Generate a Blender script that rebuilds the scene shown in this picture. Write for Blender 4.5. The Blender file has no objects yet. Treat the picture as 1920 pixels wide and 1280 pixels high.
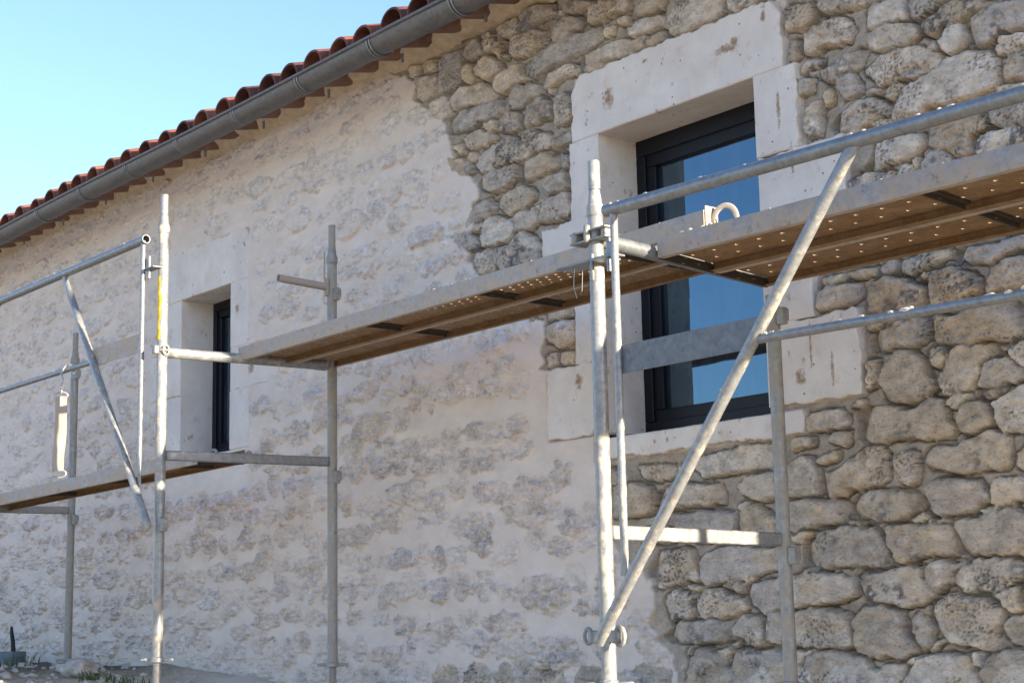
import bpy, math, random
import numpy as np
from mathutils import Vector, Matrix

# ------------------------------------------------------------------ camera
C = bpy.context.scene.collection
scene = bpy.context.scene
R = math.radians
CAM = np.array([6.7904, -4.5792, 0.376])
YAW, PITCH, ROLL, FPX = 0.68185383, 0.17148454, -0.02089839, 3050.0
def cam_axes():
    cy, sy, cp, sp = math.cos(YAW), math.sin(YAW), math.cos(PITCH), math.sin(PITCH)
    d = np.array([-cy*cp, sy*cp, sp]); r = np.array([sy, cy, 0.0]); u = np.cross(r, d)
    cr, sr = math.cos(ROLL), math.sin(ROLL)
    return cr*r+sr*u, -sr*r+cr*u, d
r_, u_, d_ = cam_axes()
cd = bpy.data.cameras.new("camera"); cam = bpy.data.objects.new("camera", cd); C.objects.link(cam)
cam.matrix_world = Matrix(((r_[0], u_[0], -d_[0], CAM[0]), (r_[1], u_[1], -d_[1], CAM[1]), (r_[2], u_[2], -d_[2], CAM[2]), (0, 0, 0, 1)))
cd.sensor_width = 36.0; cd.lens = FPX/1920*36.0; cd.clip_start = 0.05; cd.clip_end = 2000.0
cd.dof.use_dof = False
scene.camera = cam

# ------------------------------------------------------------------ sky, sun, exposure
SUN_AZ, SUN_EL = R(8.0), R(10.8)          # measured from +X towards +Y (behind the facade)
w = bpy.data.worlds.new("World"); scene.world = w; w.use_nodes = True
nt = w.node_tree; bg = nt.nodes["Background"]
sky = nt.nodes.new("ShaderNodeTexSky"); sky.sky_type = 'NISHITA'; sky.sun_disc = False
sky.sun_elevation = SUN_EL; sky.sun_rotation = math.pi/2 - SUN_AZ
sky.altitude = 100; sky.air_density = 1.0; sky.dust_density = 0.3; sky.ozone_density = 2.8
tint = nt.nodes.new("ShaderNodeMix"); tint.data_type = 'RGBA'; tint.blend_type = 'MULTIPLY'; tint.inputs[0].default_value = 1.0; tint.inputs[7].default_value = (.93, .85, .93, 1)
nt.links.new(sky.outputs[0], tint.inputs[6]); nt.links.new(tint.outputs[2], bg.inputs[0]); bg.inputs[1].default_value = 0.15
sl = bpy.data.lights.new("sun", 'SUN'); sl.energy = 5.0; sl.angle = R(0.5); sl.color = (1.0, 0.86, 0.66)
so = bpy.data.objects.new("sun", sl); C.objects.link(so)
sdir = Vector((math.cos(SUN_EL)*math.cos(SUN_AZ), math.cos(SUN_EL)*math.sin(SUN_AZ), math.sin(SUN_EL)))
so.rotation_euler = sdir.to_track_quat('Z', 'Y').to_euler(); so.location = (20, 3, 8)
scene.view_settings.view_transform = 'Standard'; scene.view_settings.look = 'None'
scene.view_settings.exposure = 1.62; scene.view_settings.gamma = 1.0
scene.render.engine = 'CYCLES'
scene.cycles.max_bounces = 8; scene.cycles.diffuse_bounces = 5

# ------------------------------------------------------------------ helpers
rng = random.Random(7); nrng = np.random.default_rng(11)
def _h(ix, iy, seed):
    n = (ix.astype(np.int64)*374761393 + iy.astype(np.int64)*668265263 + seed*1442695041) & 0x7fffffff
    n = ((n ^ (n >> 13))*1274126177) & 0x7fffffff
    n = ((n ^ (n >> 15))*2246822519) & 0x7fffffff
    return ((n ^ (n >> 16)) & 0xffffff)/float(0xffffff)
def vnoise(x, y, seed=0):
    xi = np.floor(x); yi = np.floor(y); fx = x-xi; fy = y-yi
    fx = fx*fx*fx*(fx*(fx*6-15)+10); fy = fy*fy*fy*(fy*(fy*6-15)+10)
    a = _h(xi, yi, seed); b = _h(xi+1, yi, seed); c = _h(xi, yi+1, seed); d = _h(xi+1, yi+1, seed)
    return (a+(b-a)*fx+(c-a)*fy+(a-b-c+d)*fx*fy)*2-1
def fbm(x, y, seed=0, octv=4, gain=.5):
    s = 0; a = 1.0; t = 0
    for o in range(octv):
        s = s + a*vnoise(x*(2.03**o)+17.1*o, y*(2.03**o)-9.7*o, seed+o*13); t += a; a *= gain
    return s/t
def ridged(x, y, seed=0, octv=3):
    s = 0; a = 1.0; t = 0
    for o in range(octv):
        s = s + a*(1-np.abs(vnoise(x*(2.1**o)+5.3*o, y*(2.1**o)+2.9*o, seed+o*7))*2); t += a; a *= .55
    return s/t
def worley(x, y, seed=0):
    xi = np.floor(x); yi = np.floor(y); best = np.full(x.shape, 9.0)
    for dx in (-1, 0, 1):
        for dy in (-1, 0, 1):
            cx = xi+dx; cy = yi+dy
            px = cx+_h(cx, cy, seed); py = cy+_h(cx, cy, seed+5)
            best = np.minimum(best, (px-x)**2+(py-y)**2)
    return np.sqrt(best)
def sstep(t): t = np.clip(t, 0, 1); return t*t*(3-2*t)

class MB:
    """collects pieces of one mesh in world coordinates"""
    def __init__(s): s.v = []; s.f = []; s.m = []
    def add(s, v, f, m=0):
        o = len(s.v); s.v += [tuple(map(float, p)) for p in v]; s.f += [tuple(i+o for i in q) for q in f]; s.m += [m]*len(f); return s
    def tube(s, p0, p1, r0, r1=None, seg=20, cap=True, m=0):
        return s.path([p0, p1], [r0, r0 if r1 is None else r1], seg, cap, m)
    def path(s, pts, r, seg=14, cap=True, m=0, flat=None):
        P = [Vector(p) for p in pts]; n = len(P)
        if not isinstance(r, (list, tuple)): r = [r]*n
        up = None; vs = []
        for i, p in enumerate(P):
            t = (P[min(i+1, n-1)]-P[max(i-1, 0)]).normalized()
            if up is None:
                up = t.orthogonal().normalized() if abs(t.y) > .9 else t.cross(Vector((0, 1, 0))).normalized()
            up = (up-t*up.dot(t)).normalized(); b = t.cross(up)
            fl = flat[i] if flat else (1, 1)
            for k in range(seg):
                a = 2*math.pi*k/seg; vs.append(p+up*(math.cos(a)*r[i]*fl[0])+b*(math.sin(a)*r[i]*fl[1]))
        fs = [(i*seg+k, i*seg+(k+1) % seg, (i+1)*seg+(k+1) % seg, (i+1)*seg+k) for i in range(n-1) for k in range(seg)]
        if cap: fs += [tuple(range(seg-1, -1, -1)), tuple((n-1)*seg+k for k in range(seg))]
        return s.add(vs, fs, m)
    def pipe(s, p0, p1, r, th=.003, seg=20, m=0):      # open-ended hollow tube
        p0 = Vector(p0); p1 = Vector(p1); t = (p1-p0).normalized(); up = t.orthogonal().normalized(); b = t.cross(up); vs = []
        for p, rr in ((p0, r), (p1, r), (p1, r-th), (p0, r-th)):
            for k in range(seg):
                a = 2*math.pi*k/seg; vs.append(p+up*math.cos(a)*rr+b*math.sin(a)*rr)
        fs = [(i*seg+k, i*seg+(k+1) % seg, ((i+1) % 4)*seg+(k+1) % seg, ((i+1) % 4)*seg+k) for i in range(4) for k in range(seg)]
        return s.add(vs, fs, m)
    def box(s, c, h, ax=None, m=0, ch=0.0):
        c = Vector(c); ax = ax or (Vector((1, 0, 0)), Vector((0, 1, 0)), Vector((0, 0, 1)))
        ax = [Vector(a) for a in ax]
        if ch <= 0:
            vs = [c+ax[0]*h[0]*i+ax[1]*h[1]*j+ax[2]*h[2]*k for i in (-1, 1) for j in (-1, 1) for k in (-1, 1)]
            fs = [(0, 1, 3, 2), (4, 6, 7, 5), (0, 4, 5, 1), (2, 3, 7, 6), (0, 2, 6, 4), (1, 5, 7, 3)]
            return s.add(vs, fs, m)
        vs = []; idx = {}
        for i in (-1, 1):
            for j in (-1, 1):
                for k in (-1, 1):
                    for q in range(3):
                        hh = [h[0]-ch, h[1]-ch, h[2]-ch]; hh[q] = h[q]
                        idx[(i, j, k, q)] = len(vs); vs.append(c+ax[0]*hh[0]*i+ax[1]*hh[1]*j+ax[2]*hh[2]*k)
        fs = []
        for q in range(3):
            a, b = [t for t in range(3) if t != q]
            for sg in (-1, 1):
                cor = []
                for (sa, sb) in ((-1, -1), (1, -1), (1, 1), (-1, 1)):
                    kk = [0, 0, 0]; kk[q] = sg; kk[a] = sa; kk[b] = sb; cor.append(idx[(*kk, q)])
                fs.append(tuple(cor))
        for q in range(3):
            a, b = [t for t in range(3) if t != q]
            for sa in (-1, 1):
                for sb in (-1, 1):
                    k0 = [0, 0, 0]; k0[a] = sa; k0[b] = sb; k1 = list(k0); k0[q] = -1; k1[q] = 1
                    fs.append((idx[(*k0, a)], idx[(*k1, a)], idx[(*k1, b)], idx[(*k0, b)]))
        for i in (-1, 1):
            for j in (-1, 1):
                for k in (-1, 1): fs.append((idx[(i, j, k, 0)], idx[(i, j, k, 1)], idx[(i, j, k, 2)]))
        return s.add(vs, fs, m)
    def prism(s, poly, fn, d0, d1, m=0):               # outline (a,b) -> fn(a,b,d), extruded from d0 to d1
        n = len(poly); vs = [fn(a, b, d0) for a, b in poly]+[fn(a, b, d1) for a, b in poly]
        fs = [(i, (i+1) % n, n+(i+1) % n, n+i) for i in range(n)]+[tuple(range(n-1, -1, -1)), tuple(range(n, 2*n))]
        return s.add(vs, fs, m)
    def ring(s, c, ax, R0, r0, seg=24, rs=8, sq=1.0, up=None, m=0):   # torus; sq stretches along up
        c = Vector(c); ax = Vector(ax).normalized(); up = Vector(up).normalized() if up else ax.orthogonal().normalized(); b = ax.cross(up)
        pts = [c+up*math.cos(2*math.pi*i/seg)*R0*sq+b*math.sin(2*math.pi*i/seg)*R0 for i in range(seg)]; vs = []
        for i in range(seg):
            t = (pts[(i+1) % seg]-pts[i-1]).normalized(); n1 = ax; n2 = t.cross(ax)
            for k in range(rs):
                a = 2*math.pi*k/rs; vs.append(pts[i]+n1*math.cos(a)*r0+n2*math.sin(a)*r0)
        fs = [(i*rs+k, ((i+1) % seg)*rs+k, ((i+1) % seg)*rs+(k+1) % rs, i*rs+(k+1) % rs) for i in range(seg) for k in range(rs)]
        return s.add(vs, fs, m)
    def blob(s, c, r, seed=0, m=0, sub=(8, 6), amp=.25):
        rr = random.Random(seed); vs = []; n, k = sub
        for i in range(k+1):
            th = math.pi*i/k
            for j in range(n):
                ph = 2*math.pi*j/n; q = 1+rr.uniform(-amp, amp)
                if i in (0, k): q = 1
                vs.append((c[0]+r[0]*q*math.sin(th)*math.cos(ph), c[1]+r[1]*q*math.sin(th)*math.sin(ph), c[2]+r[2]*q*math.cos(th)))
        fs = [(i*n+j, (i+1)*n+j, (i+1)*n+(j+1) % n, i*n+(j+1) % n) for i in range(k) for j in range(n)]
        return s.add(vs, fs, m)
    def build(s, name, mat, parent=None, ang=40, label=None):
        me = bpy.data.meshes.new(name); o = Vector((0, 0, 0))
        if parent is not None:
            q = parent
            while q is not None: o = o+q.location; q = q.parent
        me.from_pydata([Vector(p)-o for p in s.v], [], s.f); 
        for mm in (mat if isinstance(mat, (list, tuple)) else [mat]): me.materials.append(mm)
        me.polygons.foreach_set("material_index", s.m)
        import bmesh
        bm = bmesh.new(); bm.from_mesh(me); bmesh.ops.recalc_face_normals(bm, faces=bm.faces); bm.to_mesh(me); bm.free()
        me.polygons.foreach_set("use_smooth", [True]*len(me.polygons)); me.set_sharp_from_angle(angle=R(ang)); me.update()
        ob = bpy.data.objects.new(name, me); C.objects.link(ob)
        if parent is not None: ob.parent = parent
        if label: ob['label'] = label
        return ob
def thing(name, label, cat, loc=(0, 0, 0), group=None, kind=None):
    o = bpy.data.objects.new(name, None); C.objects.link(o); o.location = loc; o.empty_display_size = .1
    return tag(o, label, cat, group)
def tag(o, label=None, cat=None, group=None, kind=None):
    if label: o['label'] = label
    if cat: o['category'] = cat
    if group: o['group'] = group
    if kind: o['kind'] = kind
    return o

# ------------------------------------------------------------------ materials
def nodes(name):
    m = bpy.data.materials.new(name); m.use_nodes = True; t = m.node_tree; b = t.nodes["Principled BSDF"]
    def nd(k, **kw):
        n = t.nodes.new(k)
        for a, v in kw.items():
            if a.startswith('_'): n.inputs[a[1:].replace('_', ' ')].default_value = v
            else: setattr(n, a, v)
        return n
    return m, t, b, nd, t.links.new
def ramp(nd, p0, c0, p1, c1):
    r = nd("ShaderNodeValToRGB"); e = r.color_ramp.elements; e[0].position = p0; e[0].color = (*c0, 1); e[1].position = p1; e[1].color = (*c1, 1); return r
def mix(nd, ln, fac, a, b, mode='MIX'):
    n = nd("ShaderNodeMix", data_type='RGBA', blend_type=mode)
    for i, v in ((0, fac), (6, a), (7, b)):
        if hasattr(v, 'is_linked') or hasattr(v, 'links'): ln(v, n.inputs[i])
        elif isinstance(v, (int, float)): n.inputs[i].default_value = v
        else: n.inputs[i].default_value = (*v, 1)
    return n.outputs[2]
def noise(nd, ln, co, scale, detail=4, rough=.55, dist=0):
    n = nd("ShaderNodeTexNoise"); n.inputs['Scale'].default_value = scale; n.inputs['Detail'].default_value = detail
    n.inputs['Roughness'].default_value = rough; n.inputs['Distortion'].default_value = dist
    if co is not None: ln(co, n.inputs['Vector'])
    return n.outputs[0]
def bump(nd, ln, h, strength, dist, prev=None):
    b = nd("ShaderNodeBump"); b.inputs['Strength'].default_value = strength; b.inputs['Distance'].default_value = dist; ln(h, b.inputs['Height'])
    if prev is not None: ln(prev, b.inputs['Normal'])
    return b.outputs[0]
def wpos(nd):
    return nd("ShaderNodeNewGeometry").outputs['Position']

def mat_masonry():
    m, t, b, nd, ln = nodes("rubble limestone"); co0 = wpos(nd)
    mp = nd("ShaderNodeMapping"); mp.inputs["Scale"].default_value = (.62, 1, 1.1); ln(co0, mp.inputs["Vector"]); co = mp.outputs[0]
    at = nd("ShaderNodeAttribute", attribute_name="albedo").outputs['Color']
    ru = nd("ShaderNodeAttribute", attribute_name="rough").outputs['Fac']
    n1 = noise(nd, ln, co, 26, 6, .62); n2 = noise(nd, ln, co, 110, 5, .62); n0 = noise(nd, ln, co, 9, 4, .55)
    r1 = ramp(nd, .3, (.70, .68, .655), .72, (1.20, 1.19, 1.17)); ln(n1, r1.inputs[0])
    r0 = ramp(nd, .3, (.93, .92, .90), .7, (1.05, 1.05, 1.05)); ln(n0, r0.inputs[0])
    r2 = ramp(nd, .32, (.48, .45, .42), .47, (1.06, 1.06, 1.06)); ln(n2, r2.inputs[0])
    c = mix(nd, ln, 1.0, at, mix(nd, ln, ru, r0.outputs[0], r1.outputs[0]), 'MULTIPLY')
    k = nd("ShaderNodeMath", operation='MULTIPLY_ADD'); ln(ru, k.inputs[0]); k.inputs[1].default_value = .62; k.inputs[2].default_value = .06
    c = mix(nd, ln, k.outputs[0], c, mix(nd, ln, 1.0, c, r2.outputs[0], 'MULTIPLY'))
    ln(c, b.inputs['Base Color']); b.inputs['Roughness'].default_value = .92; b.inputs['Specular IOR Level'].default_value = .15
    v = nd("ShaderNodeTexVoronoi"); v.inputs['Scale'].default_value = 95; ln(co, v.inputs['Vector'])
    rv = ramp(nd, .05, (0, 0, 0), .28, (1, 1, 1)); ln(v.outputs['Distance'], rv.inputs[0])
    def bmp(h, lo, hi, dist, prev=None):
        q = nd("ShaderNodeBump"); q.inputs['Distance'].default_value = dist; ln(h, q.inputs['Height'])
        s = nd("ShaderNodeMath", operation='MULTIPLY_ADD'); ln(ru, s.inputs[0]); s.inputs[1].default_value = hi-lo; s.inputs[2].default_value = lo; ln(s.outputs[0], q.inputs['Strength'])
        if prev is not None: ln(prev, q.inputs['Normal'])
        return q.outputs[0]
    nb = bmp(n2, .10, .85, .008); nb = bmp(rv.outputs[0], .02, .4, .005, nb); nb = bmp(n1, .08, .5, .014, nb)
    ln(nb, b.inputs['Normal']); return m
def mat_cut(name="cut limestone", base=(.79, .715, .65), stain=(.32, .21, .12)):
    m, t, b, nd, ln = nodes(name); co = wpos(nd)
    n1 = noise(nd, ln, co, 5, 5, .6); r1 = ramp(nd, .35, tuple(x*.86 for x in base), .7, tuple(min(.8, x*1.06) for x in base)); ln(n1, r1.inputs[0])
    mp = nd("ShaderNodeMapping"); mp.inputs['Scale'].default_value = (.8, 1, .62); ln(co, mp.inputs['Vector'])
    n2 = noise(nd, ln, mp.outputs[0], 26, 5, .62); r2 = ramp(nd, .625, (0, 0, 0), .70, (1, 1, 1)); ln(n2, r2.inputs[0])
    n3 = noise(nd, ln, co, 3.2, 2, .5); r3 = ramp(nd, .44, (0, 0, 0), .56, (1, 1, 1)); ln(n3, r3.inputs[0])
    k = nd("ShaderNodeMath", operation='MULTIPLY'); ln(r2.outputs[0], k.inputs[0]); ln(r3.outputs[0], k.inputs[1])
    c = mix(nd, ln, k.outputs[0], r1.outputs[0], stain)
    n4 = noise(nd, ln, co, 120, 3, .65); r4 = ramp(nd, .27, (.45, .42, .38), .35, (1, 1, 1)); ln(n4, r4.inputs[0])
    c = mix(nd, ln, .6, c, r4.outputs[0], 'MULTIPLY')
    vo = nd("ShaderNodeTexVoronoi"); vo.inputs['Scale'].default_value = 21; ln(co, vo.inputs['Vector'])      # sparse small holes
    rv = ramp(nd, .075, (0, 0, 0), .10, (1, 1, 1)); ln(vo.outputs['Distance'], rv.inputs[0])
    sc = nd("ShaderNodeSeparateColor"); ln(vo.outputs['Color'], sc.inputs[0]); gt = nd("ShaderNodeMath", operation='GREATER_THAN'); ln(sc.outputs[0], gt.inputs[0]); gt.inputs[1].default_value = .2
    mx = nd("ShaderNodeMath", operation='MAXIMUM'); ln(gt.outputs[0], mx.inputs[0]); ln(rv.outputs[0], mx.inputs[1])
    c = mix(nd, ln, mx.outputs[0], (.16, .13, .10), c)
    n5 = noise(nd, ln, co, 9, 6, .7); r5 = ramp(nd, .56, (1, 1, 1), .74, (.86, .79, .68)); ln(n5, r5.inputs[0]); c = mix(nd, ln, 1.0, c, r5.outputs[0], 'MULTIPLY')
    sp = nd("ShaderNodeSeparateXYZ"); ln(co, sp.inputs[0]); tot = None
    def mt(op, a, b_, c_=None):
        q = nd("ShaderNodeMath", operation=op)
        for i, v in enumerate((a, b_, c_)):
            if v is None: continue
            if isinstance(v, (int, float)): q.inputs[i].default_value = v
            else: ln(v, q.inputs[i])
        return q.outputs[0]
    for (x, z, rx, rz) in ((2.55, 2.605, .10, .028), (2.59, 2.62, .03, .03), (2.844, 1.247, .04, .045), (1.609, 1.392, .035, .05), (1.851, 2.589, .05, .07), (2.749, 2.681, .02, .035), (2.806, 2.288, .014, .10), (2.997, 1.263, .012, .09), (2.859, 2.075, .012, .09), (2.90, 1.36, .010, .12), (-1.36, 2.20, .03, .04), (-1.2, 1.83, .05, .05)):
        a = mt('MULTIPLY_ADD', sp.outputs[0], 1/rx, -x/rx); c2 = mt('MULTIPLY_ADD', sp.outputs[2], 1/rz, -z/rz)
        d = mt('SUBTRACT', 1.0, mt('ADD', mt('MULTIPLY', a, a), mt('MULTIPLY', c2, c2)))
        tot = d if tot is None else mt('MAXIMUM', tot, d)
    n7 = noise(nd, ln, co, 60, 5, .7); st = mt('MULTIPLY_ADD', mt('MAXIMUM', tot, 0), .42, n7)
    r7 = ramp(nd, .66, (0, 0, 0), .92, (.9, .9, .9)); ln(st, r7.inputs[0])
    gate = mt('GREATER_THAN', tot, 0.0); c = mix(nd, ln, mt('MULTIPLY', r7.outputs[0], gate), c, (.30, .19, .10))
    ln(c, b.inputs['Base Color']); b.inputs['Roughness'].default_value = .85; b.inputs['Specular IOR Level'].default_value = .2
    nb = bump(nd, ln, n4, .2, .003); nb = bump(nd, ln, n1, .25, .02, nb); nb2 = bump(nd, ln, n2, .25, .004, nb); ln(nb2, b.inputs['Normal']); return m
def mat_galv(name, base, rough=.42, metal=.55, dust=(.42, .38, .31), dust_lo=.52, dust_hi=.68, rust=0.0):
    m, t, b, nd, ln = nodes(name); co = wpos(nd)
    n1 = noise(nd, ln, co, 45, 5, .65); r1 = ramp(nd, .3, tuple(x*.72 for x in base), .72, tuple(min(.85, x*1.25) for x in base)); ln(n1, r1.inputs[0])
    n2 = noise(nd, ln, co, 13, 6, .7); r2 = ramp(nd, dust_lo, (0, 0, 0), dust_hi, (1, 1, 1)); ln(n2, r2.inputs[0])
    c = mix(nd, ln, r2.outputs[0], r1.outputs[0], dust)
    if rust:
        n3 = noise(nd, ln, co, 22, 5, .7); r3 = ramp(nd, .62-rust*.2, (0, 0, 0), .78-rust*.2, (1, 1, 1)); ln(n3, r3.inputs[0])
        c = mix(nd, ln, r3.outputs[0], c, (.20, .095, .04))
    ln(c, b.inputs['Base Color'])
    mm = nd("ShaderNodeMath", operation='MULTIPLY_ADD'); ln(r2.outputs[0], mm.inputs[0]); mm.inputs[1].default_value = -metal; mm.inputs[2].default_value = metal
    ln(mm.outputs[0], b.inputs['Metallic'])
    rr = nd("ShaderNodeMath", operation='MULTIPLY_ADD'); ln(r2.outputs[0], rr.inputs[0]); rr.inputs[1].default_value = .85-rough; rr.inputs[2].default_value = rough
    ln(rr.outputs[0], b.inputs['Roughness'])
    nb = bump(nd, ln, n1, .12, .002); nb = bump(nd, ln, n2, .3, .003, nb); ln(nb, b.inputs['Normal']); return m
def mat_plain(name, base, rough=.6, metal=0.0, var=.12, scale=30, spec=.4, bmp=.15):
    m, t, b, nd, ln = nodes(name); co = wpos(nd)
    n1 = noise(nd, ln, co, scale, 5, .6); r1 = ramp(nd, .3, tuple(x*(1-var) for x in base), .7, tuple(min(.9, x*(1+var)) for x in base)); ln(n1, r1.inputs[0])
    ln(r1.outputs[0], b.inputs['Base Color']); b.inputs['Roughness'].default_value = rough; b.inputs['Metallic'].default_value = metal
    b.inputs['Specular IOR Level'].default_value = spec; ln(bump(nd, ln, n1, bmp, .004), b.inputs['Normal']); return m
def mat_glass():
    m, t, b, nd, ln = nodes("window glass"); co = wpos(nd)
    b.inputs['Base Color'].default_value = (.010, .013, .016, 1); b.inputs['Roughness'].default_value = .012
    b.inputs['IOR'].default_value = 2.35; b.inputs['Specular Tint'].default_value = (.42, .76, 1, 1)
    ln(bump(nd, ln, noise(nd, ln, co, 2.2, 2, .5), .10, .012), b.inputs['Normal'])
    mp = nd("ShaderNodeMapping"); mp.inputs['Scale'].default_value = (1, 1, .16); ln(co, mp.inputs['Vector'])     # dried rain streaks and lime dust
    n2 = noise(nd, ln, mp.outputs[0], 24, 5, .65); n3 = noise(nd, ln, co, 4, 4, .6); r2 = ramp(nd, .42, (.008, .010, .013), .85, (.045, .05, .055)); ln(n2, r2.inputs[0])
    r3 = ramp(nd, .45, (.008, .010, .013), .8, (.03, .033, .036)); ln(n3, r3.inputs[0])
    ln(mix(nd, ln, 1.0, r2.outputs[0], r3.outputs[0], 'ADD'), b.inputs['Base Color']); return m
def mat_tile(k=(1, 1, 1)):
    m, t, b, nd, ln = nodes("terracotta"); co = wpos(nd)
    n1 = noise(nd, ln, co, 7, 6, .65); r1 = ramp(nd, .3, (.12*k[0], .036*k[1], .022*k[2]), .72, (.31*k[0], .10*k[1], .05*k[2])); ln(n1, r1.inputs[0])
    n2 = noise(nd, ln, co, 70, 4, .6); r2 = ramp(nd, .35, (.75, .72, .7), .6, (1.05, 1.05, 1.05)); ln(n2, r2.inputs[0])
    c = mix(nd, ln, .7, r1.outputs[0], r2.outputs[0], 'MULTIPLY'); ln(c, b.inputs['Base Color']); b.inputs['Roughness'].default_value = .8
    ln(bump(nd, ln, n2, .25, .003), b.inputs['Normal']); return m
def mat_ground():
    m, t, b, nd, ln = nodes("sandy soil"); co = wpos(nd)
    n1 = noise(nd, ln, co, 1.1, 6, .65); r1 = ramp(nd, .3, (.50, .41, .30), .7, (.68, .57, .43)); ln(n1, r1.inputs[0])
    n2 = noise(nd, ln, co, 38, 6, .7); r2 = ramp(nd, .32, (.5, .47, .42), .62, (1.1, 1.1, 1.1)); ln(n2, r2.inputs[0])
    c = mix(nd, ln, .85, r1.outputs[0], r2.outputs[0], 'MULTIPLY')
    sx = nd("ShaderNodeSeparateXYZ"); ln(co, sx.inputs[0]); n3 = noise(nd, ln, co, 5, 4, .6)
    def mth(op, a, b_, c_=None):
        q = nd("ShaderNodeMath", operation=op)
        for i, v in enumerate((a, b_, c_)):
            if v is None: continue
            if isinstance(v, (int, float)): q.inputs[i].default_value = v
            else: ln(v, q.inputs[i])
        return q.outputs[0]
    fy = mth('MULTIPLY_ADD', sx.outputs[1], 1.1, 1.25); fx = mth('MULTIPLY_ADD', sx.outputs[0], 1.2, 2.3); k = mth('MINIMUM', fx, fy)
    k = mth('ADD', k, mth('MULTIPLY_ADD', n3, 1.6, -.8)); kc = nd("ShaderNodeClamp"); ln(k, kc.inputs[0])
    n6 = noise(nd, ln, co, 2.6, 4, .6); sl_ = mth('MULTIPLY_ADD', sx.outputs[0], -1.4, -2.3); sy_ = mth('MULTIPLY_ADD', sx.outputs[1], 1.6, 2.1); kk = mth('MINIMUM', sl_, sy_)
    kk = mth('ADD', kk, mth('MULTIPLY_ADD', n6, 1.6, -.9)); k2 = nd("ShaderNodeClamp"); ln(kk, k2.inputs[0])
    c = mix(nd, ln, k2.outputs[0], c, mix(nd, ln, n2, (.09, .072, .05), (.27, .225, .17)))
    c = mix(nd, ln, kc.outputs[0], c, (.70, .61, .50))
    ln(c, b.inputs['Base Color']); b.inputs['Roughness'].default_value = .95
    b.inputs['Specular IOR Level'].default_value = .1
    nb = bump(nd, ln, n2, .9, .02); ln(nb, b.inputs['Normal']); return m

def mat_soffit():
    m = mat_tile(); m.name = "dusty terracotta"
    for n in m.node_tree.nodes:
        if n.type == "VALTORGB" and n.color_ramp.elements[0].color[0] < .3: n.color_ramp.elements[0].color = (.16, .085, .06, 1); n.color_ramp.elements[1].color = (.30, .17, .115, 1)
    return m
M = dict(soffit=mat_soffit(),
    masonry=mat_masonry(), cut=mat_cut(), galv=mat_galv("galvanised steel", (.235, .25, .26), .42, .5, dust=(.34, .31, .265), dust_lo=.55, dust_hi=.74),
    dusty=mat_galv("dusty galvanised steel", (.32, .325, .31), .5, .5, dust=(.36, .325, .265), dust_lo=.42, dust_hi=.64),
    pale=mat_galv("sunlit lime splashed steel", (.275, .285, .285), .42, .28, dust=(.46, .41, .33), dust_lo=.52, dust_hi=.63, rust=.05),  # lime splashes, plus a paler base for sunlit tubes: sunlight put into the colour
    plank=mat_galv("weathered plank steel", (.38, .345, .305), .5, .25, dust=(.46, .37, .275), dust_lo=.36, dust_hi=.62, rust=.14),
    under=mat_galv("rusty plank steel", (.24, .145, .068), .7, .1, dust=(.31, .21, .12), dust_lo=.45, dust_hi=.7, rust=.35),
    plate=mat_galv("dull plate steel", (.155, .165, .175), .55, .35, dust=(.22, .22, .21), dust_lo=.5, dust_hi=.75),
    dark=mat_plain("dark brown steel", (.085, .072, .056), .5, .4),  # very dark brown base for plank stiffeners and end plates
    lime=mat_plain("lime splash", (.62, .57, .49), .9, bmp=.4), yellow=mat_plain("yellow paint", (.74, .47, .03), .55, var=.25, scale=60),
    frame=mat_plain("anthracite aluminium", (.0065, .008, .013), .42, .0, var=.05, spec=.25), glass=mat_glass(), tile=mat_tile(), tile_dark=mat_tile((.62, .66, .72)), tile_pale=mat_tile((1.25, 1.45, 1.5)),
    zinc=mat_galv("aged zinc", (.14, .135, .13), .5, .35, dust=(.19, .175, .155), dust_lo=.45, dust_hi=.75),
    mortar=mat_plain("lime mortar", (.62, .50, .36), .95, var=.18, scale=22, spec=.1, bmp=.6), render_=mat_plain("plain render", (.48, .42, .34), .95, spec=.1),
    ground=mat_ground(), strap=mat_plain("beige webbing", (.40, .355, .30), .9, var=.08, scale=120, spec=.1), wire=mat_plain("zinc wire", (.5, .48, .44), .4, .6),
    pvc=mat_plain("grey pvc", (.16, .19, .24), .5), cable=mat_plain("black sheath", (.012, .014, .018), .5), rock=mat_plain("white rock", (.50, .45, .38), .95, var=.4, scale=18, bmp=.9),
    grass=mat_plain("grass blades", (.075, .11, .03), .7, var=.35, scale=9), dark_in=mat_plain("dark interior", (.03, .03, .03), .9))

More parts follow.
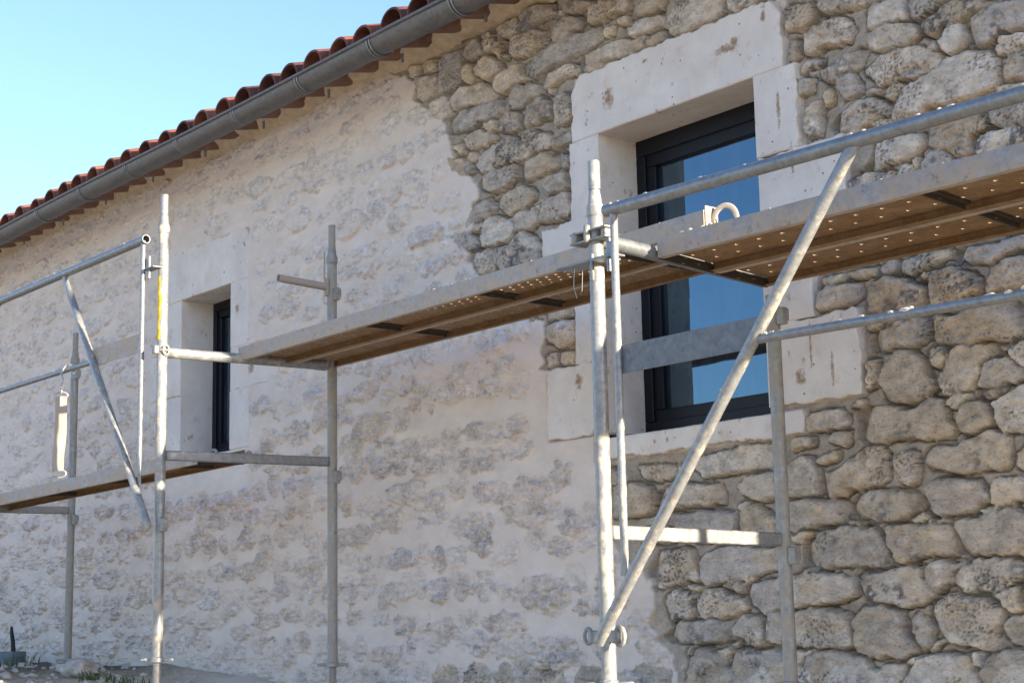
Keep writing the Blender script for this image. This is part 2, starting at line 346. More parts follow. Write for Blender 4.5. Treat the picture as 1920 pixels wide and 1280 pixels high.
STONES = """
1273 3163 1350 3165 1484 3154 1486 3095 1411 3077 1315 3085 1268 3126
1556 3110 1598 3117 1754 3067 1708 3051 1611 3051 1551 3080
1685 3022 1745 3044 1818 3046 1967 3014 1985 2963 1851 2960 1734 2963 1688 2995
1078 3153 1162 3165 1244 3155 1266 3084 1176 3076 1071 3083
1125 3045 1176 3073 1323 3066 1425 3040 1435 2984 1303 2960 1213 2962 1149 3005
1480 3034 1558 3052 1655 3031 1676 2989 1600 2966 1584 2942 1477 2956
1253 2921 1358 2938 1477 2951 1630 2956 1785 2947 1811 2881 1700 2858 1580 2852 1434 2853 1338 2832 1259 2860
1647 2827 1773 2841 1916 2839 2040 2816 2038 2777 1927 2761 1820 2762 1697 2777 1659 2767
808 3145 923 3150 956 3107 972 3057 894 3053 841 3051 806 3089
966 3137 1043 3147 1050 3100 1032 3051 998 3044 977 3078
1050 3084 1125 3067 1116 3037 1073 3017 1044 3031
593 3140 726 3141 789 3134 814 3053 803 2956 695 2946 603 2954 596 3065
457 3157 584 3143 587 3085 475 3099
892 3008 1023 3031 1065 3003 1113 2945 1037 2923 985 2921 900 2962
804 3022 875 3030 891 2959 847 2940 807 2965
1019 2901 1113 2923 1237 2931 1251 2873 1299 2838 1176 2835 1093 2818 1043 2861
1358 2816 1534 2829 1624 2819 1637 2774 1524 2770 1407 2758 1368 2782
417 3092 587 3067 594 2962 462 2952 425 2980
716 2906 811 2931 968 2915 1018 2879 1051 2826 973 2804 861 2828 728 2824 711 2857
1147 2816 1209 2831 1353 2807 1383 2757 1295 2744 1254 2718 1164 2725 1149 2767
523 2930 676 2929 707 2875 710 2824 619 2825 527 2866
696 2794 808 2814 974 2809 1084 2801 1099 2738 1039 2721 928 2728 858 2713 699 2737
1227 2645 1286 2704 1375 2738 1458 2673 1464 2610 1346 2614 1234 2617
1490 2706 1567 2706 1587 2639 1607 2572 1553 2561 1477 2570 1480 2631
1089 2692 1131 2723 1221 2700 1219 2626 1169 2607 1087 2638
954 2721 1030 2712 1075 2657 1004 2662 953 2694
1074 3022 1132 3005 1139 2975 1089 2985
1820 2919 1884 2907 1868 2869 1825 2872
350 3164 456 3145 455 3099 378 3097 350 3111
1415 2753 1469 2744 1475 2711 1429 2723
1482 3097 1536 3095 1543 3067 1496 3066
780 2679 882 2700 1008 2662 1051 2612 952 2602 825 2610
892 2548 952 2579 1094 2589 1164 2600 1213 2543 1241 2475 1176 2469 1081 2474 1002 2459 904 2493
1206 2589 1316 2584 1438 2542 1448 2474 1370 2477 1253 2470 1221 2530
1453 2506 1518 2522 1589 2509 1606 2457 1515 2460 1459 2461
1189 2444 1295 2457 1427 2463 1498 2424 1488 2373 1341 2359 1199 2369
1507 2438 1569 2402 1559 2362 1512 2362
920 2433 1002 2459 1176 2458 1187 2394 1147 2359 1052 2352 946 2393
1398 2340 1471 2345 1542 2339 1563 2265 1476 2263 1403 2269
1046 2314 1129 2341 1224 2353 1306 2317 1317 2266 1245 2238 1143 2227 1066 2265
1351 2172 1394 2249 1459 2251 1562 2244 1574 2157 1558 2129 1446 2126 1350 2151
815 2245 872 2318 990 2344 1050 2291 1022 2253 924 2239 824 2235
956 2244 1031 2245 1160 2212 1170 2150 1122 2110 1027 2107 947 2111 913 2152
1168 2205 1220 2233 1336 2208 1342 2158 1283 2132 1183 2136
870 2234 942 2225 923 2195 878 2198
1077 2053 1139 2096 1216 2130 1299 2102 1362 2030 1368 1981 1245 1983 1093 2000
866 2093 982 2093 1070 2087 1067 2016 1023 1986 917 1994 874 2041
1287 2229 1361 2229 1368 2206 1303 2212
806 2580 879 2591 915 2559 878 2540 814 2561
714 2655 780 2656 806 2609 760 2606
684 2603 806 2586 895 2496 822 2484 711 2539
694 2212 796 2215 895 2172 920 2105 785 2132
2845 2683 2913 2683 2984 2665 2993 2594 2913 2581 2842 2587
3010 2652 3106 2657 3253 2609 3226 2572 3139 2584 3057 2594 3013 2614
3224 2547 3268 2569 3381 2562 3406 2504 3403 2465 3322 2476 3255 2466 3222 2481
3414 2522 3490 2537 3588 2495 3524 2467 3460 2450 3421 2470
3467 2426 3512 2451 3586 2467 3636 2470 3762 2424 3706 2395 3630 2390 3563 2381 3500 2376 3468 2401
2917 2553 3017 2565 3100 2565 3143 2542 3164 2494 3150 2467 3081 2473 3017 2471 2931 2465 2917 2490
3242 2455 3321 2471 3431 2447 3450 2396 3414 2377 3344 2379 3272 2380 3235 2406
3648 2346 3683 2378 3749 2400 3812 2399 3934 2383 3951 2290 3886 2296 3783 2295 3744 2274 3670 2286 3644 2323
3535 2346 3586 2389 3624 2382 3642 2338 3633 2293 3577 2280 3540 2310
3766 2281 3833 2279 3904 2274 3920 2221 3818 2219 3761 2226
3199 2335 3271 2360 3361 2364 3447 2353 3523 2311 3531 2260 3467 2244 3358 2250 3264 2259 3230 2296
3299 2167 3348 2194 3415 2229 3495 2241 3570 2268 3637 2277 3727 2264 3761 2217 3768 2154 3757 2115 3682 2103 3591 2109 3503 2118 3428 2108 3312 2114 3290 2135
3766 2183 3807 2217 3868 2209 3927 2191 3931 2117 3836 2126 3780 2132
2857 2545 2897 2544 2905 2472 2865 2463 2853 2482
2890 2434 2963 2445 3015 2440 3016 2419 2941 2409 2894 2401
2992 2395 3070 2403 3165 2422 3221 2420 3218 2381 3172 2343 3084 2337 3020 2335 2990 2364
3084 2332 3147 2335 3181 2300 3178 2250 3109 2243 3086 2280
2891 2360 2913 2386 2964 2366 2961 2325 2895 2317
3002 2303 3038 2317 3055 2284 3046 2250 3005 2248
2924 2257 2984 2282 2987 2225 2988 2142 2936 2139 2916 2186
3196 2255 3239 2258 3280 2242 3267 2226 3201 2229
3274 2234 3322 2245 3380 2234 3373 2212 3318 2189 3284 2211
3027 2158 3055 2191 3151 2217 3236 2214 3288 2185 3297 2148 3224 2127 3155 2105 3068 2111
3463 2041 3538 2065 3636 2063 3709 2039 3709 1979 3639 1973 3651 1914 3607 1910 3545 1944 3463 1974
3720 2041 3765 2080 3868 2080 3927 2072 3917 1957 3776 1966 3726 1988
3224 2043 3338 2059 3440 2038 3442 1989 3394 1962 3312 1952 3176 1965
3432 1929 3457 1966 3507 1963 3549 1934 3612 1904 3606 1887 3494 1862 3428 1881
3656 1908 3671 1965 3745 1965 3812 1966 3916 1948 3910 1878 3757 1861 3664 1878
3335 1942 3364 1949 3379 1912 3339 1917
3387 1949 3417 1956 3419 1912 3390 1905
3482 2357 3521 2355 3525 2325 3480 2331
3206 2127 3272 2125 3342 2112 3416 2097 3329 2095 3228 2101
3725 2101 3768 2117 3845 2114 3910 2100 3888 2083 3754 2079
2782 2768 2829 2753 2821 2734 2781 2752
3105 1941 3149 1959 3217 1952 3299 1924 3291 1898 3211 1870 3103 1876
3320 1910 3349 1935 3382 1941 3390 1912 3386 1850 3318 1856
3409 1871 3515 1878 3616 1868 3621 1805 3508 1795 3404 1810
3641 1862 3764 1859 3901 1851 3895 1777 3757 1775 3635 1789
3108 1861 3243 1849 3379 1833 3374 1762 3237 1768 3102 1782
3404 1810 3560 1797 3660 1784 3663 1709 3528 1716 3399 1743
3688 1773 3829 1775 3898 1764 3892 1690 3692 1703
3008 1774 3158 1762 3291 1748 3297 1679 3152 1680 3003 1699
3323 1737 3502 1717 3512 1645 3391 1642 3322 1647
3543 1713 3702 1701 3716 1630 3546 1629
3740 1693 3891 1686 3884 1604 3743 1611
2954 1596 2996 1607 3054 1601 3053 1578 2994 1570 2959 1576
3072 1598 3135 1605 3203 1610 3195 1571 3110 1568 3076 1579
3213 1595 3259 1614 3297 1606 3294 1571 3222 1566
3291 1599 3389 1616 3519 1613 3516 1574 3442 1553 3341 1547 3310 1564
3525 1585 3610 1599 3713 1596 3865 1595 3880 1555 3747 1547 3668 1524 3581 1553 3525 1559
3372 1534 3415 1544 3436 1536 3413 1514 3376 1514
3139 1503 3187 1545 3255 1560 3330 1538 3386 1505 3410 1475 3407 1431 3267 1423 3146 1438
3425 1503 3451 1538 3534 1544 3588 1521 3633 1466 3636 1432 3529 1415 3431 1414
3655 1462 3677 1518 3736 1532 3859 1526 3869 1433 3727 1424 3655 1424
2925 1526 2940 1565 3023 1565 3120 1557 3129 1514 3064 1488 2988 1482 2929 1487
3153 1334 3177 1366 3254 1389 3335 1402 3417 1397 3414 1359 3400 1314 3331 1290 3248 1298 3167 1305
3405 1314 3439 1351 3431 1382 3541 1381 3612 1403 3753 1384 3795 1344 3794 1272 3723 1258 3630 1272 3518 1276 3419 1290
3137 1270 3187 1272 3181 1203 3174 1178 3130 1163 3139 1217
3197 1201 3229 1257 3279 1289 3346 1275 3395 1243 3396 1192 3422 1138 3389 1108 3285 1099 3218 1111 3199 1148
3397 1277 3453 1277 3498 1266 3491 1242 3458 1209 3418 1212 3405 1241
3429 1166 3463 1204 3501 1253 3553 1275 3671 1253 3684 1235 3625 1211 3596 1157 3569 1115 3465 1109 3432 1137
3590 1137 3624 1199 3653 1211 3719 1210 3744 1170 3787 1136 3776 1117 3683 1113 3589 1121
3725 1221 3760 1249 3824 1255 3845 1180 3797 1147 3762 1164 3732 1192
3650 1060 3709 1086 3784 1101 3845 1085 3834 952 3771 951 3670 959 3646 1008
3072 1089 3126 1109 3222 1098 3315 1079 3394 1107 3459 1096 3464 1028 3490 988 3474 965 3328 974 3213 974 3111 976 3080 1009
3464 1099 3505 1107 3563 1100 3566 1083 3501 1066 3468 1078
3499 1037 3530 1062 3605 1082 3633 1026 3639 985 3576 971 3518 973 3496 1004
3606 1098 3636 1111 3692 1104 3681 1085 3633 1077
2836 1107 2912 1116 3016 1122 3034 1058 3021 1042 2867 1045 2831 1071
2939 1002 2975 1029 3043 1031 3043 991 3006 982
3365 926 3387 945 3501 938 3536 955 3643 972 3706 938 3711 889 3698 843 3566 842 3469 846 3376 871
3131 1412 3170 1415 3212 1404 3189 1381 3145 1379
3054 1113 3084 1136 3120 1141 3115 1119
2777 1027 2866 1025 2876 1003 2775 986
3729 884 3767 912 3826 914 3822 816 3760 822 3730 844
3699 1245 3723 1250 3730 1233 3707 1234
3811 1362 3869 1360 3860 1258 3807 1270
3804 1130 3850 1140 3846 1093 3798 1107
2728 916 2772 943 2826 961 2872 952 2886 902 2881 818 2763 813 2728 820
2878 947 2914 966 2982 964 2988 933 2899 925
2889 862 2908 887 2966 891 3047 932 3110 961 3170 968 3205 935 3201 845 3159 830 3050 823 2988 806 2919 789 2893 830
3241 927 3279 938 3335 933 3327 823 3285 815 3250 833
3015 756 3037 794 3082 808 3158 815 3294 796 3352 762 3356 741 3277 709 3203 699 3032 720
3363 799 3408 824 3468 828 3573 811 3608 772 3610 740 3506 699 3418 696 3379 719
3618 780 3639 810 3727 807 3753 793 3738 731 3668 716 3623 727
2726 793 2762 800 2857 807 2907 790 3009 791 3005 739 2986 706 2884 699 2755 688 2720 695
3271 697 3339 722 3368 703 3357 688
2798 619 2829 653 2917 684 2997 696 3073 679 3127 684 3167 640 3193 563 3181 551 3095 537 2998 554 2833 547 2801 575
3170 682 3213 692 3336 681 3450 670 3468 592 3462 576 3373 568 3296 559 3239 549 3204 575 3182 631
3460 673 3544 692 3686 711 3774 678 3785 592 3731 587 3679 562 3590 562 3524 569 3478 595 3472 636
3452 516 3493 538 3561 555 3673 554 3725 525 3714 494 3675 468 3609 447 3477 455 3445 488
3435 549 3490 558 3508 546 3463 529 3439 532
3688 562 3730 583 3784 584 3781 546 3727 546
2755 679 2808 685 2848 679 2806 650 2764 648
3362 691 3437 691 3441 678 3366 682
3009 713 3096 695 3073 688 3019 699
3622 715 3645 718 3630 703 3569 703 3560 715
3758 796 3817 803 3814 722 3751 722
2731 506 2792 539 2873 540 2995 519 3044 504 3041 457 2989 433 2899 416 2760 412 2726 417
3061 478 3094 519 3169 533 3243 543 3314 532 3327 495 3383 448 3310 413 3259 406 3182 416 3129 409 3077 435
3329 523 3397 561 3431 556 3443 515 3435 475 3388 450 3340 478
3365 404 3387 432 3452 446 3560 427 3632 394 3638 352 3598 313 3593 259 3555 251 3424 283 3388 323 3362 372
3599 446 3637 453 3693 459 3693 413 3705 389 3672 376 3625 414
3617 328 3667 367 3721 373 3783 365 3775 274 3712 266 3659 278
3720 516 3797 532 3786 403 3725 412 3713 435
2724 395 2760 399 2853 406 2986 386 3004 327 3011 276 2955 255 2855 268 2752 276 2716 277
3013 377 3064 402 3150 408 3232 398 3247 312 3293 251 3230 234 3084 236 3020 250 3014 314
3268 357 3299 401 3337 364 3359 331 3334 271 3302 247 3276 299
3309 397 3355 412 3347 368 3318 380
3318 255 3365 287 3410 295 3374 271 3337 245
2762 163 2800 224 2848 255 2954 250 3062 230 3096 188 3091 114 2752 107
3106 176 3145 209 3239 218 3231 181 3203 144 3103 134
3215 161 3263 198 3311 230 3416 247 3493 239 3503 188 3512 122 3211 116
3531 188 3559 239 3630 259 3712 262 3773 255 3762 119 3521 114
3502 239 3536 247 3528 200 3504 204
2715 263 2820 259 2818 237 2758 202 2738 163 2709 158
3230 226 3296 234 3290 218 3249 212
2908 545 2986 545 3052 542 3028 513 2991 527
1925 1008 2142 993 2156 949 2107 938 1995 936 1940 967
2168 964 2186 989 2206 968 2194 942
2229 1004 2314 1004 2540 1027 2696 1026 2690 933 2534 932 2444 925 2310 925 2228 974
1779 1005 1832 1008 1834 937 1776 937
2486 871 2532 903 2689 919 2697 819 2586 809 2508 832
2037 882 2105 908 2203 907 2391 893 2419 854 2406 810 2303 810 2219 819 2078 806 2046 843
1787 932 1869 930 1938 928 2005 908 2030 852 2017 806 1920 797 1793 793
2142 783 2271 793 2465 777 2473 740 2459 668 2148 692
2485 768 2526 798 2585 802 2632 773 2687 734 2675 707 2653 658 2499 673
1976 778 2044 793 2076 772 2042 755 1986 758
2466 792 2517 814 2546 804 2494 768
1988 577 2026 652 2232 657 2248 568 2267 530 2182 518 2029 496
2255 597 2293 632 2417 652 2680 636 2685 558 2569 534 2430 521 2296 500 2267 545
2373 497 2440 528 2508 508 2496 472
2496 465 2547 506 2692 523 2727 487 2713 418 2598 388 2532 421
2071 461 2127 493 2232 479 2229 413 2185 384 2099 371 2079 416
2242 464 2285 493 2367 490 2495 444 2502 408 2452 384 2258 383 2240 420
2063 319 2131 370 2248 376 2411 377 2432 309 2376 288 2284 277 2106 296
2424 345 2491 387 2579 385 2595 336 2610 280 2562 269 2447 309
2609 343 2627 395 2693 397 2720 390 2713 279 2620 287
2178 259 2232 281 2187 230
2177 142 2208 230 2252 270 2333 252 2402 223 2366 116 2170 112
2390 180 2433 245 2513 266 2675 259 2700 211 2693 115 2380 109
2334 259 2405 266 2433 245 2383 230
2490 530 2545 542 2543 514 2499 511
2181 503 2276 508 2265 493 2201 484
2396 280 2476 294 2454 266
1952 741 2128 731 2126 678 1949 691
2738 514 2757 527 2768 416 2731 410
1957 2869 2066 2884 2170 2874 2176 2826 2062 2814 1964 2837
1986 2956 2135 2968 2198 2947 2172 2897 2000 2904
2183 2812 2243 2886 2352 2897 2529 2829 2518 2765 2313 2749 2220 2765
1996 2810 2175 2803 2188 2752 2091 2746 2002 2761
1892 2938 1985 2927 1992 2895 1925 2903
2559 2841 2769 2773 2668 2739 2554 2753
1659 2788 1860 2785 1892 2751 1683 2732
1325 3051 1210 3099 1289 3139 1368 3166
1381 1671 1480 1684 1582 1663 1571 1571 1457 1564 1386 1599
1463 1540 1577 1535 1581 1472 1468 1478
1383 1539 1449 1542 1439 1477 1388 1479
1398 1934 1614 1929 1609 1800 1412 1815
1400 1800 1601 1790 1590 1681 1404 1692
958 2091 1176 2087 1345 2017 1359 1892 1132 1908
1393 1790 1167 1791 1145 1733 1371 1702
"""

# ------------------------------------------------------------------ the stone house
HX0, HX1, HD = -8.0, 6.15, 7.0           # left end, right end, depth
EAVE = 3.20
# hand-cut stone blocks round the windows: (kind, x0, x1, z0, z1, ragged sides: l r t b)
W2 = (1.772, 2.680, 1.130, 2.450); W1 = (-2.050, -1.440, 1.385, 2.360)
BLOCKS2 = [('lintel', 1.605, 2.832, 2.453, 2.738, 'lrt'), ('jamb_stone', 1.585, 1.772, 2.103, 2.450, 'l'), ('jamb_stone', 1.385, 1.772, 1.783, 2.100, 'ltb'),
           ('jamb_stone', 1.588, 1.772, 1.468, 1.780, 'l'), ('jamb_stone', 1.395, 1.772, 1.158, 1.465, 'ltb'), ('sill', 1.690, 2.836, 1.046, 1.130, 'lrb'),
           ('jamb_stone', 2.680, 2.895, 2.123, 2.450, 'r'), ('jamb_stone', 2.680, 3.098, 1.790, 2.120, 'rtb'), ('jamb_stone', 2.680, 2.920, 1.468, 1.787, 'r'),
           ('jamb_stone', 2.680, 3.116, 1.158, 1.465, 'rtb')]
BLOCKS1 = [('lintel', -2.33, -1.222, 2.363, 2.665, 'lrt'), ('jamb_stone', -2.26, -2.050, 2.065, 2.360, 'l'), ('jamb_stone', -2.46, -2.050, 1.773, 2.062, 'ltb'),
           ('jamb_stone', -2.25, -2.050, 1.388, 1.770, 'l'), ('jamb_stone', -1.440, -1.220, 1.978, 2.360, 'r'), ('jamb_stone', -1.440, -1.010, 1.728, 1.975, 'rtb'),
           ('jamb_stone', -1.440, -1.215, 1.388, 1.725, 'r'), ('sill', -2.20, -1.26, 1.300, 1.385, 'lrb')]
BOUND = np.array([0.146, 3.211, 0.336, 3.128, 0.473, 3.061, 0.403, 2.983, 0.669, 2.816, 0.729, 2.613, 0.874, 2.499, 0.933, 2.381, 0.87, 2.33, 0.951, 2.274, 0.865, 2.162, 0.882, 2.03, 0.922, 1.972, 1.346, 1.847, 1.37, 1.698, 1.362, 1.479, 1.618, 1.449, 1.786, 1.044, 1.767, 0.768, 1.788, 0.723, 2.031, 0.519, 2.05, 0.298, 2.166, 0.236, 2.173, 0.093]).reshape(-1, 2)[::-1]

def polysd(px, pz, P):
    d = np.full(px.shape, 9.0); ins = np.zeros(px.shape, bool); n = len(P)
    for i in range(n):
        ax, az = P[i]; bx, bz = P[(i+1) % n]; ex, ez = bx-ax, bz-az
        t = np.clip(((px-ax)*ex+(pz-az)*ez)/max(ex*ex+ez*ez, 1e-9), 0, 1)
        d = np.minimum(d, (px-ax-t*ex)**2+(pz-az-t*ez)**2)
        c = ((az > pz) != (bz > pz)); ins ^= c & (px < (bx-ax)*(pz-az)/(bz-az if bz != az else 1e-9)+ax)
    d = np.sqrt(d); return np.where(ins, d, -d)

def build_wall(house):
    def rg(a, b, s): return list(np.arange(a, b-1e-6, s))
    xs = np.array(rg(HX0, -5.6, .04)+rg(-5.6, -2.4, .0095)+rg(-2.4, 4.25, .006)+rg(4.25, HX1, .025)+[HX1])
    zs = np.array(rg(-.9, -.06, .03)+rg(-.06, EAVE+.03, .006)+[EAVE+.03])
    X, Z = np.meshgrid(xs, zs); nz, nx = X.shape; X = X.ravel(); Z = Z.ravel()
    wx = X+.011*fbm(X*14, Z*14, 3, 3)+.006*vnoise(X*34, Z*34, 8)+.003*vnoise(X*70, Z*70, 9); wz = Z+.011*fbm(X*14, Z*14, 51, 3)+.006*vnoise(X*34, Z*34, 18)+.003*vnoise(X*70, Z*70, 19)
    xb = np.interp(Z, BOUND[:, 1], BOUND[:, 0])
    eb = X-xb-.075*fbm(X*5, Z*5, 77, 5, .66)-.02*vnoise(X*31, Z*31, 79)+.03; e = sstep(eb/.02)
    f1 = fbm(X*7, Z*10, 101, 4); f2 = fbm(X*19, Z*30, 131, 4); f3 = fbm(X*52, Z*80, 161, 3); rd = ridged(X*17, Z*30, 191, 4)
    rd2 = ridged(X*36, Z*58, 201, 3)
    wo = worley(X*48, Z*60, 211); wo2 = worley(X*85, Z*100, 223)
    pitpatch = sstep((fbm(X*7, Z*9, 231, 4)-.02)/.30)
    # mortar: recessed and dull where the joints are still raked out, flush and pale where they are pointed
    hm_e = -.027+.009*f1+.005*f2+.003*f3; hm_f = .009*f1+.0028*f2+.0006*f3; ruf = .75*e; hm_e = hm_e*(.35+.65*sstep(eb/.22))
    low = sstep((1.95-Z+.25*fbm(X*.8, Z*.8, 241, 2))/.9)            # lower courses were left rougher than the upper ones
    brush = np.clip(fbm(X*5, Z*11, 251, 4), -1, 1)
    cm_e = np.array([.43, .375, .305])*(1+.18*f2[:, None]+.12*f1[:, None])
    cm_f = np.array([.74, .655, .575])*(1+.06*brush[:, None]+.02*f2[:, None])
    rr = random.Random(5)
    order = np.argsort(X, kind='stable'); Xo = X[order]
    def region(P, pad):
        x0, x1 = P[:, 0].min()-pad, P[:, 0].max()+pad; z0, z1 = P[:, 1].min()-pad, P[:, 1].max()+pad
        i0 = np.searchsorted(xs, x0); i1 = np.searchsorted(xs, x1); j0 = np.searchsorted(zs, z0); j1 = np.searchsorted(zs, z1)
        return (np.arange(j0, j1)[:, None]*nx+np.arange(i0, i1)[None, :]).ravel()
    stones = []
    for ln in STONES.strip().split('\n'):
        a = np.array(list(map(int, ln.split())), float)/1000.0; stones.append(a.reshape(-1, 2))
    # courses of the exposed stone that run on beyond the right of the picture
    z = -.85
    while z < EAVE:
        hh = rr.uniform(.14, .24); x = 4.02 if z > .1 else .5
        while x < HX1:
            ww = rr.uniform(.16, .42); q = []
            for k in range(9):
                a = 2*math.pi*k/9; sq = (abs(math.cos(a))**4+abs(math.sin(a))**4)**-.25
                q.append((x+ww/2+math.cos(a)*sq*ww*.47*rr.uniform(.85, 1.03), z+hh/2+math.sin(a)*sq*hh*.46*rr.uniform(.85, 1.03)))
            stones.append(np.array(q)); x += ww+.012
        z += hh
    dj = np.full(X.shape, 9.0)
    for P in stones:
        idx = region(P, .06); 
        if len(idx): dj[idx] = np.minimum(dj[idx], -polysd(wx[idx], wz[idx], P))
    hm_e = hm_e-.050*(1-sstep((dj-.003)/.009))
    h = hm_e*e+hm_f*(1-e); alb = cm_e*e[:, None]+cm_f*(1-e[:, None])
    palettes = [(.56, .495, .415), (.62, .55, .465), (.53, .465, .39), (.72, .655, .565), (.58, .495, .39), (.51, .465, .415), (.67, .59, .49)]
    rr = random.Random(5)
    for P in stones:
        A = .5*abs(np.dot(P[:, 0], np.roll(P[:, 1], 1))-np.dot(P[:, 1], np.roll(P[:, 0], 1)))
        size = math.sqrt(max(A, 1e-5)); idx = region(P, .02)
        if len(idx) == 0: continue
        px, pz = wx[idx], wz[idx]; sd = polysd(px, pz, P)+.003
        keep = sd > 0; idx = idx[keep]; sd = sd[keep]
        if len(idx) == 0: continue
        wd = min(.0085, .12*size)*rr.uniform(.7, 1.3); t = np.clip(sd/wd, 0, 1); prof = np.sqrt(np.clip(1-(1-t)**2, 0, 1))**.85
        c = P.mean(0); tx = rr.uniform(-.10, .10); tz = rr.uniform(-.10, .16); off = rr.uniform(-.006, .012)-.016*max(0, 1-size/.10)
        rough = rr.choice([.6, 1.0, 1.4]); o1 = rr.uniform(0, 99)
        xx, zz = X[idx], Z[idx]
        strata = rr.choice([0, 0, .6, 1.2])
        facet = np.abs(fbm(xx*7+o1, zz*9-o1, 7, 2))
        face = off+(xx-c[0])*tx+(zz-c[1])*tz+.010*facet*rough+.007*rough*(rd[idx]-.3)+.006*rd2[idx]*rough+.005*f2[idx]*rough+.0035*f3[idx]*rough+strata*.0022*np.sin(zz*rr.uniform(160, 260)+f1[idx]*9+xx*rr.uniform(-30, 30))
        pp = pitpatch[idx]*rr.choice([.15, .8, 1.0]); pit = sstep((.30-wo[idx])/.16)*pp; pit2 = sstep((.30-wo2[idx])/.14)*pp
        face = face-.007*pit-.003*pit2
        for _ in range(9):          # split planes: broken, angular faces instead of pillows
            a = rr.uniform(0, 6.283); st_ = rr.random() < .35; sl_ = rr.uniform(.5, 1.3) if st_ else rr.uniform(.06, .28); rad = size*(rr.uniform(.36, .58) if st_ else rr.uniform(.10, .40))
            pl = off+.012-sl_*((xx-c[0])*math.cos(a)+(zz-c[1])*math.sin(a)-rad)
            face = np.minimum(face, pl+.0045*f2[idx]+.0035*rd2[idx])
        if rr.random() < .6:         # cracks
            ck = np.abs(fbm(xx*6+o1, zz*9+o1, 47, 3)); face = face-.009*(1-sstep(ck/.022))
        dome = -.002*np.clip(1-sd/max(.4*size, .02), 0, 1)**2
        hn = np.maximum(h[idx], hm_e[idx]*1.0+(face+dome-hm_e[idx])*prof)
        hn = np.where(prof > .05, hn, h[idx]); h[idx] = hn
        base = np.array(rr.choice(palettes)); base = base*rr.uniform(.93, 1.07)
        if size < .085 and rr.random() < .5: base = np.array((.72, .62, .47))
        ochre = sstep((fbm(xx*8+o1, zz*8, 33, 3)-.02)/.35)[:, None]
        cs = base*(1-.45*ochre)+np.array((.58, .455, .30))*.45*ochre
        cs = cs*(1+.14*f1[idx][:, None]+.15*f2[idx][:, None])
        lich = sstep((fbm(xx*11-o1, zz*11, 61, 4)-.15)/.22)*sstep((f3[idx]+.25)/.3)*rr.choice([.1, .3, .6, .85])
        cs = cs*(1-lich[:, None])+np.array((.15, .145, .145))*lich[:, None]
        pcol = np.clip(pit*.85+pit2*.6, 0, .9)[:, None]; cs = cs*(1-pcol)+np.array((.11, .10, .09))*pcol
        k = np.clip(prof*1.4, 0, 1)[:, None]; alb[idx] = alb[idx]*(1-k)+cs*k; ruf[idx] = np.maximum(ruf[idx], k[:, 0])
    # pointed part of the wall: rough stone faces showing through flush lime
    z = -.12
    occ = [(b[1]-.02, b[2]+.02, b[3]-.02, b[4]+.02) for b in BLOCKS1+BLOCKS2]+[(W1[0], W1[1], W1[2], W1[3])]
    while z < EAVE-.05:
        hh = rr.uniform(.095, .165)*(1.06 if z < 1 else 1.0); x = HX0-rr.random()*.2
        while x < 2.3:
            ww = rr.choice([rr.uniform(.10, .2), rr.uniform(.16, .38)]); cx, cz = x+ww/2, z+hh/2+rr.uniform(-.045, .045); x += ww+rr.uniform(-.025, .015)
            if cx > np.interp(cz, BOUND[:, 1], BOUND[:, 0])-.06: break
            if any(o[0]-.06 < cx < o[1]+.06 and o[2]-.05 < cz < o[3]+.05 for o in occ): continue
            q = []; n = 9; ex = rr.uniform(2.2, 4)
            for k in range(n):
                a = 2*math.pi*(k+.3*rr.random())/n; sq = (abs(math.cos(a))**ex+abs(math.sin(a))**ex)**(-1/ex)
                q.append((cx+math.cos(a)*sq*ww*.52*rr.uniform(.78, 1.1), cz+math.sin(a)*sq*hh*.48*rr.uniform(.72, 1.1)))
            P = np.array(q); idx = region(P, .03)
            if len(idx) == 0: continue
            xx, zz = X[idx], Z[idx]
            sd = polysd(wx[idx]+.022*f1[idx], wz[idx]+.016*f2[idx], P)+.012*f2[idx]+.008*f3[idx]
            keep = sd > 0; idx = idx[keep]; sd = sd[keep]; xx = xx[keep]; zz = zz[keep]
            if len(idx) == 0: continue
            lo = low[idx]; t = np.clip(sd/rr.uniform(.006, .016), 0, 1); o1 = rr.uniform(0, 99); vis = rr.choice([.2, .4, .6, .8, .9])*(.75+.25*lo)
            face = rr.uniform(-.008, .009)-(zz-cz)*rr.uniform(-.03, .15)+(xx-cx)*rr.uniform(-.06, .06)+(.010+.011*lo)*(rd[idx]-.30)+(.006+.008*lo)*rd2[idx]+.006*f2[idx]+.003*f3[idx]
            face = face+.010*np.abs(fbm(xx*8+o1, zz*11-o1, 7, 2))
            pp = pitpatch[idx]*(.4+.6*lo); pit = sstep((.32-wo[idx])/.18)*pp; pit2 = sstep((.32-wo2[idx])/.16)*pp
            face = face-.010*pit-.005*pit2-.03*(1-t)**2
            base_h = h[idx]; prof = sstep((face-base_h+.0035)/.004)*(1-e[idx])
            h[idx] = base_h+np.maximum(face-base_h, -.007*t)*(1-e[idx])*sstep(t*3)
            smear = sstep((fbm(xx*9+o1*3, zz*15-o1, 29, 4)+.30)/.34)
            prof = np.maximum(prof, .5*sstep(t-.4)*(1-e[idx]))*(.25+.75*smear)
            up = np.array((.76, .725, .71)); dn = np.array((.715, .665, .64))*rr.uniform(.93, 1.12)
            cs = up*(1-lo[:, None])+dn*lo[:, None]; cs = cs*(1+.10*f1[idx][:, None]+.13*f2[idx][:, None])
            lich = sstep((fbm(xx*15-o1, zz*17, 61, 4)-.12)/.2)*sstep((f3[idx]+.2)/.3)*(.08+.34*lo)*rr.choice([.1, .5, 1])
            cs = cs*(1-lich[:, None])+np.array((.20, .185, .165))*lich[:, None]
            pcol = np.clip(pit*.55+pit2*.4, 0, .75)[:, None]; cs = cs*(1-pcol)+np.array((.20, .18, .15))*pcol
